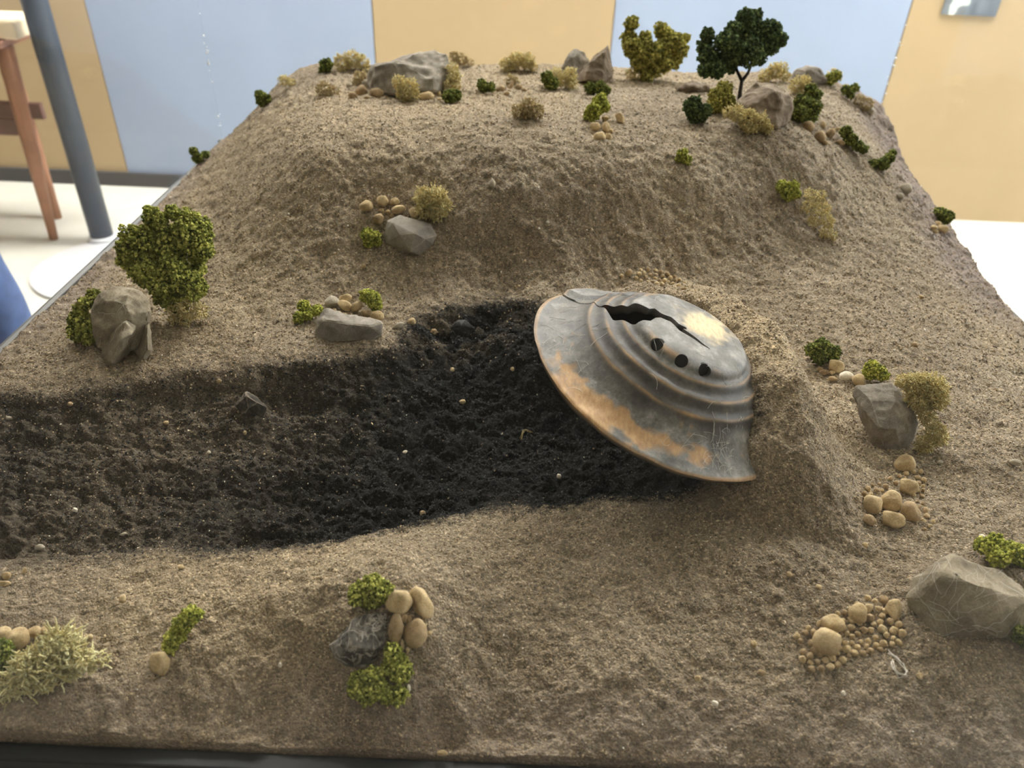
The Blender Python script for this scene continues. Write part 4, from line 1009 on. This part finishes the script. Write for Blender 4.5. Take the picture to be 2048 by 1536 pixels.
FB = [
 ([(652, 130, 13), (645, 141, 8)], (650, 145), 'foam_green', 'small green bush at the left end of the hilltop', 3.2),
 ([(521, 192, 12), (534, 199, 10), (522, 204, 9)], (532, 210), 'foam_green', 'small dark bush on the upper left rim of the hill', 3.2),
 ([(388, 303, 9), (396, 316, 11), (411, 309, 8)], (408, 322), 'foam_green', 'small green bush on the left glass edge', 3.2),
 ([(899, 193, 14), (912, 190, 11)], (904, 203), 'foam_green', 'green bush at the right end of the largest hilltop boulder', 3.2),
 ([(964, 170, 11), (982, 175, 9), (968, 178, 9)], (970, 186), 'foam_green', 'low green bush in the middle of the hilltop', 3.2),
 ([(1094, 156, 13), (1106, 168, 12), (1098, 170, 9)], (1100, 180), 'foam_green', 'green bush left of the pointed hilltop rock', 3.2),
 ([(1182, 177, 13), (1200, 175, 13), (1212, 181, 9)], (1195, 190), 'foam_green', 'flat dark green bush in front of the pointed hilltop rock', 3.2),
 ([(1200, 206, 17), (1188, 222, 17), (1178, 236, 11), (1210, 215, 10)], (1188, 243), 'foam_lime', 'bright bush above the pebbles on the hill brow', 3.4),
 ([(1386, 212, 20), (1395, 230, 20), (1410, 222, 15)], (1395, 246), 'foam_pine', 'dark green round bush left of the slanting brown rock', 3.4),
 ([(1448, 180, 18), (1435, 195, 20), (1450, 205, 20), (1428, 215, 14)], (1440, 224), 'foam_gold', 'olive bush right against the dark tree trunk', 3.4),
 ([(1604, 208, 18), (1625, 216, 18), (1600, 228, 18), (1622, 232, 14)], (1608, 246), 'foam_green', 'dense green bush right of the slanting brown rock', 3.4),
 ([(1622, 180, 13), (1634, 190, 11), (1616, 192, 10)], (1626, 200), 'foam_green', 'green bush behind the dense bush on the hilltop', 3.2),
 ([(1660, 160, 13), (1672, 152, 11)], (1664, 173), 'foam_olive', 'green bush at the far right corner of the hilltop', 3.0),
 ([(1692, 180, 9), (1710, 176, 9), (1700, 190, 8)], (1702, 200), 'foam_green', 'two-headed dark bush on the right shoulder', 3.0),
 ([(1692, 264, 12), (1700, 278, 14), (1716, 292, 11), (1727, 299, 9)], (1710, 305), 'foam_green', 'straggling green bush on the right shoulder', 3.2),
 ([(1748, 328, 11), (1766, 328, 13), (1778, 316, 11), (1786, 306, 7)], (1765, 342), 'foam_green', 'forked green bush on the right edge of the hill', 3.2),
 ([(1365, 309, 11), (1372, 320, 11), (1358, 318, 8)], (1367, 330), 'foam_lime', 'tiny bright bush under the hill brow', 3.0),
 ([(1565, 375, 14), (1585, 375, 14), (1576, 388, 14), (1592, 388, 10)], (1578, 402), 'foam_lime', 'bright bush beside the hanging lichen on the right slope', 3.4),
 ([(1880, 427, 13), (1896, 432, 12), (1888, 441, 9)], (1888, 448), 'foam_green', 'dark green bush on the right skyline', 3.2),
 ([(733, 470, 13), (750, 474, 12), (738, 484, 12), (755, 484, 9)], (742, 496), 'foam_lime', 'lime bush at the left of the smooth grey slope rock', 3.6),
 ([(609, 612, 13), (600, 634, 13), (616, 630, 11), (634, 622, 12)], (612, 646), 'foam_lime', 'forked lime bush left of the low grey furrow rock', 3.6),
 ([(734, 590, 14), (748, 600, 16), (752, 612, 12), (728, 596, 9)], (746, 622), 'foam_lime', 'lime bush behind the low grey furrow rock', 3.6),
 ([(1628, 700, 17), (1645, 695, 18), (1662, 705, 18), (1640, 714, 16)], (1646, 727), 'foam_green', 'round dark green bush at the edge of the berm', 4.0),
 ([(1745, 735, 14), (1740, 748, 13), (1758, 745, 16), (1768, 752, 10)], (1752, 762), 'foam_lime', 'lime bush behind the large angular boulder', 4.0),
 ([(1968, 1092, 17), (1990, 1090, 22), (1998, 1112, 22), (2022, 1104, 22), (2046, 1112, 26)], (2010, 1132), 'foam_lime', 'bright bush behind the dust-webbed boulder', 5.0),
 ([(745, 1172, 24), (720, 1188, 24), (765, 1180, 22), (745, 1195, 24), (775, 1190, 12)], (745, 1213), 'foam_olive', 'round olive bush above the dark veined rock', 5.2),
 ([(785, 1303, 18), (792, 1325, 24), (802, 1345, 22), (778, 1335, 18), (815, 1338, 9)], (795, 1368), 'foam_olive', 'upright olive bush right of the dark veined rock', 5.2),
 ([(720, 1362, 24), (745, 1352, 20), (735, 1380, 28), (760, 1378, 20), (708, 1380, 15), (795, 1390, 20), (775, 1395, 14)], (745, 1405), 'foam_olive', 'wide olive bush in front of the dark veined rock', 5.2),
 ([(382, 1232, 19), (366, 1250, 20), (352, 1272, 21), (340, 1292, 16), (395, 1228, 10)], (360, 1300), 'foam_lime', 'slim slanting green bush above the lone round stone', 4.6),
 ([(4, 1298, 20), (8, 1328, 22), (-12, 1310, 26)], (4, 1350), 'foam_green', 'dark green bush against the pale lichen at the front left', 5.0),
 ([(188, 592, 15), (172, 606, 15), (160, 622, 16), (150, 640, 14), (170, 645, 20), (155, 664, 20), (175, 672, 18), (190, 660, 12)], (172, 690), 'foam_olive', 'lumpy green bush left of the dust-covered boulder', 5.0),
 ([(2046, 1270, 20), (2062, 1285, 24)], (2050, 1300), 'foam_green', 'green bush in front of the dust-webbed boulder', 5.0),
]
for lb, b, m, lab, cr in FB: foam(lb, b, m, lab, cr)
LB = [
 ([(685, 126, 19), (706, 119, 18), (724, 124, 16), (738, 140, 12)], (706, 142), 'lichen_ochre', 'bushy ochre lichen left of the largest hilltop boulder', 1.7, .8),
 ([(648, 180, 17), (664, 184, 14)], (655, 192), 'lichen_brown', 'low brown lichen on the left of the hilltop', 1.7, .7),
 ([(568, 163, 13), (582, 166, 10)], (578, 176), 'lichen_ochre', 'sparse ochre lichen on the upper left rim', 1.6, .6),
 ([(722, 158, 17), (712, 168, 11)], (720, 172), 'lichen_brown', 'brown lichen tucked behind the hilltop pebbles', 1.7, .8),
 ([(798, 166, 16), (820, 174, 19), (808, 188, 17), (828, 190, 12)], (812, 203), 'lichen_ochre', 'ochre lichen in front of the largest hilltop boulder', 1.7, .8),
 ([(905, 136, 13), (908, 155, 15), (900, 172, 15), (912, 172, 11)], (905, 186), 'lichen_ochre', 'tall ochre lichen at the right end of the largest boulder', 1.7, .8),
 ([(908, 115, 12), (924, 119, 13), (940, 125, 9)], (922, 134), 'lichen_brown', 'dark lichen behind the largest hilltop boulder', 1.7, 1.0),
 ([(1012, 130, 15), (1032, 122, 18), (1054, 122, 17), (1066, 134, 10)], (1036, 143), 'lichen_ochre', 'dome of ochre lichen at the back middle of the hilltop', 1.7, 1.0),
 ([(1038, 224, 17), (1056, 214, 19), (1074, 222, 16), (1056, 228, 14)], (1056, 240), 'lichen_brown', 'low brown lichen mound alone on the hilltop', 1.7, .9),
 ([(1112, 148, 14), (1126, 160, 16), (1140, 150, 16), (1142, 166, 14)], (1130, 178), 'lichen_ochre', 'ochre lichen against the pointed hilltop rock', 1.7, .8),
 ([(1262, 147, 12), (1274, 152, 9)], (1266, 160), 'lichen_ochre', 'ochre tuft at the foot of the olive-yellow tree', 1.6, .8),
 ([(1532, 152, 15), (1550, 142, 17), (1566, 134, 12), (1570, 152, 12)], (1550, 166), 'lichen_ochre', 'ochre lichen behind the dark tree', 1.7, .9),
 ([(1592, 172, 16), (1610, 164, 14), (1602, 182, 12)], (1600, 192), 'lichen_ochre', 'ochre lichen between the rock and green bushes at the right of the hilltop', 1.7, .8),
 ([(1666, 149, 12), (1678, 153, 10)], (1674, 164), 'lichen_ochre', 'ochre tuft at the far right corner of the hilltop', 1.6, .8),
 ([(1455, 224, 12), (1474, 226, 18), (1496, 238, 22), (1520, 244, 20), (1500, 254, 16), (1535, 256, 12)], (1500, 266), 'lichen_ochre', 'wide ochre lichen below the slanting brown rock', 1.8, .75),
 ([(1020, 160, 13), (1032, 164, 10)], (1024, 172), 'lichen_brown', 'brown tuft over the pebbles in the middle of the hilltop', 1.6, .8),
 ([(1718, 200, 12), (1735, 208, 13), (1725, 214, 10)], (1728, 222), 'lichen_brown', 'brown lichen on the right shoulder skyline', 1.6, .8),
 ([(848, 395, 22), (872, 398, 26), (890, 412, 16), (850, 418, 20), (876, 424, 20)], (868, 440), 'lichen_ochre', 'round golden lichen above the smooth grey slope rock', 1.8, .9),
 ([(1618, 388, 13), (1638, 392, 15), (1618, 412, 16), (1645, 418, 17), (1632, 440, 16), (1656, 444, 15), (1652, 464, 14), (1668, 472, 9)], (1645, 484), 'lichen_ochre', 'hanging strip of ochre lichen on the right slope', 1.8, .55),
 ([(1806, 762, 16), (1830, 770, 26), (1860, 776, 32), (1834, 796, 24), (1870, 798, 26), (1850, 826, 20), (1862, 846, 16), (1872, 870, 24), (1852, 888, 20), (1842, 906, 15), (1884, 880, 14)], (1850, 900), 'lichen_ochre', 'large golden lichen beside the angular boulder', 1.8, .8),
 ([(352, 622, 20), (380, 618, 24), (400, 622, 18), (372, 640, 18), (345, 640, 12)], (375, 652), 'lichen_ochre', 'ochre lichen at the foot of the large green tree', 2.0, .5),
]
for lb, b, m, lab, w, dn in LB: lichen(lb, b, m, lab, w, dn)
lichen([(118, 1285, 34), (140, 1305, 32), (90, 1315, 36), (60, 1330, 36), (170, 1320, 26), (198, 1322, 18), (120, 1335, 32), (40, 1360, 34), (85, 1355, 30), (15, 1385, 30), (140, 1345, 18)], (100, 1372), 'lichen_pale', 'large pale netted lichen at the front left corner', 3.4, .8, 1.0)
# ------------------------------------------------------------------ lint caught on the front ground
M['lint'] = simple('lint_grey', srgb(206, 198, 186), .95)
def lint(pix, rad, label):
    bm = bmesh.new(); B = hit(*pix[0]); s = px_size(B)
    for k in range(5):
        pts = []
        for (x, y) in pix:
            h_ = hit(x, y); pts.append(h_ - B + np.array([0, 0, rad * s]) + rng.normal(0, rad * s * .6, 3))
        add_tube(bm, pts, rad * s * .28, 5)
    o = link('lint_strand', bm_mesh('lint_strand', bm, M['lint'], True)); o.location = B
    tag(o, label, 'lint')
lint([(1776, 1306), (1790, 1318), (1803, 1330), (1812, 1345), (1808, 1354), (1795, 1350), (1784, 1338), (1780, 1326)], 4, 'loop of grey lint in front of the gravel')
lint([(1042, 880), (1046, 866), (1052, 862), (1064, 866)], 2.4, 'curled straw-like strand on the furrow soil')
bpy.data.objects['lint_strand.001'].data.materials[0] = M['lichen_brown']

# ------------------------------------------------------------------ cobweb over the front boulder
def cobweb(rock_obj, n, seed, lo, hi):
    r = np.random.default_rng(seed); me = rock_obj.data
    co = np.zeros(len(me.vertices) * 3, np.float32); me.vertices.foreach_get('co', co); co = co.reshape(-1, 3)
    no = np.zeros(len(me.vertices) * 3, np.float32); me.vertices.foreach_get('normal', no); no = no.reshape(-1, 3)
    org = np.array(rock_obj.location); view = CAMP - org; view /= np.linalg.norm(view)
    k = np.nonzero((no @ view > .15) & (co[:, 0] < np.quantile(co[:, 0], hi)) & (co[:, 0] > np.quantile(co[:, 0], lo)))[0]
    bm = bmesh.new()
    for _ in range(n):
        i = r.choice(k); p = co[i].astype(float); d = r.normal(size=3); d -= no[i] * (d @ no[i]); d /= np.linalg.norm(d); pts = []
        for q in range(7):
            m = np.argmin(((co - p) ** 2).sum(1)); pn = no[m].astype(float)
            pts.append(co[m] + (p - co[m]) - pn * ((p - co[m]) @ pn) + pn * .0006)
            d = d + r.normal(0, .35, 3); d -= pn * (d @ pn); d /= np.linalg.norm(d) + 1e-9
            p = pts[-1] + d * .0034
        add_tube(bm, pts, r.uniform(.00005, .00011), 3, False)
    o = link('cobweb', bm_mesh('cobweb', bm, M['fibre']), rock_obj); o['kind'] = 'stuff'; o['label'] = 'pale dusty cobweb threads'
for ob in list(COL.objects):
    lb = ob.get('label', '')
    if lb.startswith('big dust-webbed'): cobweb(ob, 60, 5, 0.0, .55)
    if lb.startswith('tall dust-covered'): cobweb(ob, 16, 6, .1, .9)

# ------------------------------------------------------------------ pole stand
t = at_z(218, 540, 0.0); pb = at_z(208, 484, 0.0) - t
M['pole_blue'] = simple('pole_slate', srgb(62, 70, 82), .45, .08, 4)
M['disc_white'] = simple('disc_white', srgb(196, 197, 200), .3, .02, 4)
st = empty('pole_stand', (t[0], t[1], 0))
bm = bmesh.new()
for z0, r0, r1, dz in ((.006, .25, .25, .012), (.020, .246, .10, .016)):
    r_ = bmesh.ops.create_cone(bm, cap_ends=True, segments=64, radius1=r0, radius2=r1, depth=dz)
    bmesh.ops.translate(bm, vec=(0, 0, z0), verts=r_['verts'])
link('base_disc', bm_mesh('base_disc', bm, M['disc_white'], False), st)
bm = bmesh.new(); add_tube(bm, [(pb[0], pb[1], .012), (pb[0], pb[1], 1.9)], .041, 24); link('pole', bm_mesh('pole', bm, M['pole_blue'], True), st)
bm = bmesh.new(); add_tube(bm, [(pb[0], pb[1], .012), (pb[0], pb[1], .030)], [.055, .046], 24); link('collar', bm_mesh('collar', bm, M['disc_white'], True), st)
tag(st, 'slate blue pole on a round white floor base', 'stand')

# ------------------------------------------------------------------ tall wooden table with a box on it
M['wood'] = simple('table_wood', srgb(164, 118, 92), .5, .15, 14, .1, 60)
fl = at_z(108, 478, 0.0); f2 = at_z(116, 436, 0.0)
wt = empty('wooden_table', (fl[0], fl[1], 0))
dy = float(f2[1] - fl[1]); dx = .60; TH = .698
rx = float(f2[0] - fl[0])
for (x, y) in ((0, 0), (rx, dy), (-dx, 0), (-dx + rx, dy)):
    bm = bmesh.new(); s = -1 if x < -.3 else 1
    add_tube(bm, [(x, y, 0), (x + .025 * s * (y < .01), y, .35), (x + .045 * s * (y < .01), y, TH)], [.016, .026, .030], 12); link('leg', bm_mesh('leg', bm, M['wood'], True), wt)
M['wood_dark'] = simple('table_rail', srgb(112, 84, 76), .55, .1, 14)
link('stretcher', box_mesh('stretcher', (-dx / 2, .0, .43), (dx + .02, .022, .06), M['wood_dark'], .004), wt)
link('stretcher', box_mesh('stretcher', (-dx / 2 - .02, dy, .43), (dx + .02, .022, .06), M['wood_dark'], .004), wt)
link('table_top', box_mesh('table_top', (-dx / 2 - .01, dy / 2, TH + .012), (dx + .15, dy + .10, .024), M['wood'], .005), wt)
tag(wt, 'tall slender wooden table behind the pole stand', 'table')
M['cream'] = simple('box_cream', srgb(246, 226, 190), .4)
M['red'] = simple('box_red', srgb(206, 92, 66), .4)
bx = at_y(12, 56, fl[1])
bo = empty('cream_box', (-1.684 - .25, fl[1] + .06, TH + .0245))
link('body', box_mesh('body', (0, 0, .031), (.50, .16, .062), M['cream'], .010), bo)
link('red_band', box_mesh('red_band', (-.02, -.0815, .031), (.42, .004, .016), M['red']), bo)
tag(bo, 'cream box with a red band on the wooden table', 'box')

# ------------------------------------------------------------------ poster on the back wall
po = at_y(1884, 20, WY - .012); p1 = at_y(1990, 33, WY - .012)
pw = float(p1[0] - po[0]); ph = .62
N = NT('poster_print'); v = N.obj()
w = N.n('ShaderNodeTexNoise'); w.inputs['Scale'].default_value = 5.5; w.inputs['Detail'].default_value = 2; w.inputs['Distortion'].default_value = .8; N.l(v, w.inputs['Vector'])
pc = N.ramp(w.outputs['Fac'], [(.40, srgb(96, 104, 114)), (.55, srgb(122, 132, 140)), (.58, srgb(210, 220, 216)), (.70, srgb(196, 208, 206))])
N.fin(pc, .5)
o = link('poster', box_mesh('poster', (0, 0, 0), (pw, .006, ph), N.m)); o.location = (float(po[0] + p1[0]) / 2, WY - .013, float(p1[2]) + ph / 2)
tag(o, 'grey and white poster on the yellow wall board', 'poster')

# ------------------------------------------------------------------ visitor standing beyond the left side of the case
def person():
    e = at_z(52, 640, .45)                                   # outer seam of the near trouser leg
    root_xy = np.array([e[0] - .235, e[1] + .12])
    J = {}; E = []; R_ = {}
    def j(n, x, y, z, r, par=None):
        J[n] = (x, y, z); R_[n] = r
        if par: E.append((par, n))
    j('pelvis', 0, 0, .95, .135)
    j('spine', 0, .0, 1.12, .125, 'pelvis'); j('chest', 0, 0, 1.32, .145, 'spine'); j('neck0', 0, -.01, 1.47, .065, 'chest')
    j('neck', 0, .005, 1.53, .055, 'neck0'); j('jaw', 0, .025, 1.60, .078, 'neck'); j('head', 0, .015, 1.67, .095, 'jaw'); j('crown', 0, .0, 1.745, .075, 'head')
    for s, n in ((1, 'r'), (-1, 'l')):
        j('hip' + n, .09 * s, 0, .90, .098, 'pelvis'); j('thigh' + n, .10 * s, .01, .70, .088, 'hip' + n); j('knee' + n, .10 * s, .015, .48, .068, 'thigh' + n)
        j('calf' + n, .10 * s, -.01, .34, .072, 'knee' + n); j('ankle' + n, .10 * s, -.02, .09, .055, 'calf' + n)
        j('heel' + n, .10 * s, -.02, .045, .045, 'ankle' + n); j('toe' + n, .115 * s, .14, .035, .036, 'heel' + n)
        j('sho' + n, .175 * s, -.005, 1.41, .07, 'chest'); j('elb' + n, .24 * s, -.03, 1.13, .045, 'sho' + n); j('wri' + n, .255 * s, .05, .90, .029, 'elb' + n)
        j('palm' + n, .26 * s, .07, .83, .033, 'wri' + n)
        for k, (fx, fy, L) in enumerate(((-.012, .030, .070), (-.004, .012, .078), (.002, -.008, .074), (.006, -.026, .058))):
            j('f%d%s' % (k, n), (.26 + fx * .4) * s, .07 + fy, .795, .0105, 'palm' + n)
            j('g%d%s' % (k, n), (.255 + fx) * s, .075 + fy, .795 - L * .55, .0092, 'f%d%s' % (k, n)); j('h%d%s' % (k, n), (.243 + fx) * s, .08 + fy, .795 - L, .0078, 'g%d%s' % (k, n))
        j('t0' + n, .245 * s, .108, .845, .012, 'palm' + n); j('t1' + n, .235 * s, .125, .805, .0095, 't0' + n)
    names = list(J); idx = {n: i for i, n in enumerate(names)}
    me = bpy.data.meshes.new('body_tmp'); me.from_pydata([J[n] for n in names], [(idx[a], idx[b]) for a, b in E], [])
    o = link('body_tmp', me)
    md = o.modifiers.new('skin', 'SKIN'); md.use_smooth_shade = True
    sv = me.skin_vertices[0].data
    for n in names: sv[idx[n]].radius = (R_[n], R_[n]); sv[idx[n]].use_root = (n == 'pelvis')
    s2 = o.modifiers.new('sub', 'SUBSURF'); s2.levels = 2; s2.render_levels = 2
    dg = bpy.context.evaluated_depsgraph_get()
    m2 = bpy.data.meshes.new_from_object(o.evaluated_get(dg)); bpy.data.objects.remove(o); m2.name = 'body'
    mats = [simple('jeans_denim', srgb(72, 92, 134), .9, .22, 30, .2, 400), simple('shirt_cloth', srgb(78, 82, 90), .9, .08, 30), simple('skin_tone', srgb(196, 152, 124), .6), simple('shoe_leather', srgb(58, 52, 48), .6)]
    m2.materials.clear()
    for m in mats: m2.materials.append(m)
    for p in m2.polygons:
        c = p.center
        p.material_index = 3 if c.z < .075 else (0 if (c.z < .985 and abs(c.x) < .205) else (2 if (c.z > 1.49 or (abs(c.x) > .2 and c.z < .93)) else 1))
        p.use_smooth = True
    for v_ in m2.vertices:                                   # face: brow, nose and chin pushed forward, trunk flattened
        x, y, z = v_.co
        if .98 < z < 1.45 and abs(x) < .2: v_.co.y = y * .8
        if z > 1.55 and y > .05:
            v_.co.y += .022 * math.exp(-((x / .014) ** 2 + ((z - 1.645) / .022) ** 2)) + .008 * math.exp(-((x / .03) ** 2 + ((z - 1.575) / .015) ** 2)) - .007 * math.exp(-(((abs(x) - .032) / .014) ** 2 + ((z - 1.668) / .012) ** 2))
    root = empty('person', (root_xy[0], root_xy[1], 0), math.radians(90))
    body = link('body', m2, root)
    hv = IV2[IV2[:, 2] > -.35]
    bm = bmesh.new()
    hmv = [bm.verts.new((p[0] * .094, p[1] * .108 - .004, p[2] * .098 + 1.70)) for p in IV2]
    for f in IF2:
        c = IV2[f].mean(0)
        if c[2] > -.1 + .75 * max(c[1], -.6): bm.faces.new([hmv[i] for i in f])
    bmesh.ops.delete(bm, geom=[v_ for v_ in bm.verts if not v_.link_faces], context='VERTS')
    link('hair', bm_mesh('hair', bm, simple('hair_brown', srgb(58, 42, 32), .8, .2, 200), True), root)
    for s in (-1, 1):
        bm = bmesh.new(); r_ = bmesh.ops.create_icosphere(bm, subdivisions=2, radius=.0105); bmesh.ops.translate(bm, vec=(.032 * s, .088, 1.668), verts=bm.verts[:])
        link('eye', bm_mesh('eye', bm, simple('eye_dark', srgb(60, 48, 40), .2), True), root)
        bm = bmesh.new(); bmesh.ops.create_icosphere(bm, subdivisions=2, radius=1); bmesh.ops.scale(bm, vec=(.012, .022, .032), verts=bm.verts[:]); bmesh.ops.translate(bm, vec=(.095 * s, .0, 1.655), verts=bm.verts[:])
        link('ear', bm_mesh('ear', bm, mats[2], True), root)
    bm = bmesh.new(); bmesh.ops.create_icosphere(bm, subdivisions=2, radius=1); bmesh.ops.scale(bm, vec=(.024, .007, .006), verts=bm.verts[:]); bmesh.ops.translate(bm, vec=(0, .1, 1.608), verts=bm.verts[:])
    link('mouth', bm_mesh('mouth', bm, simple('lip', srgb(168, 104, 92), .5), True), root)
    tag(root, 'person in blue jeans standing beside the glass case', 'person')
person()
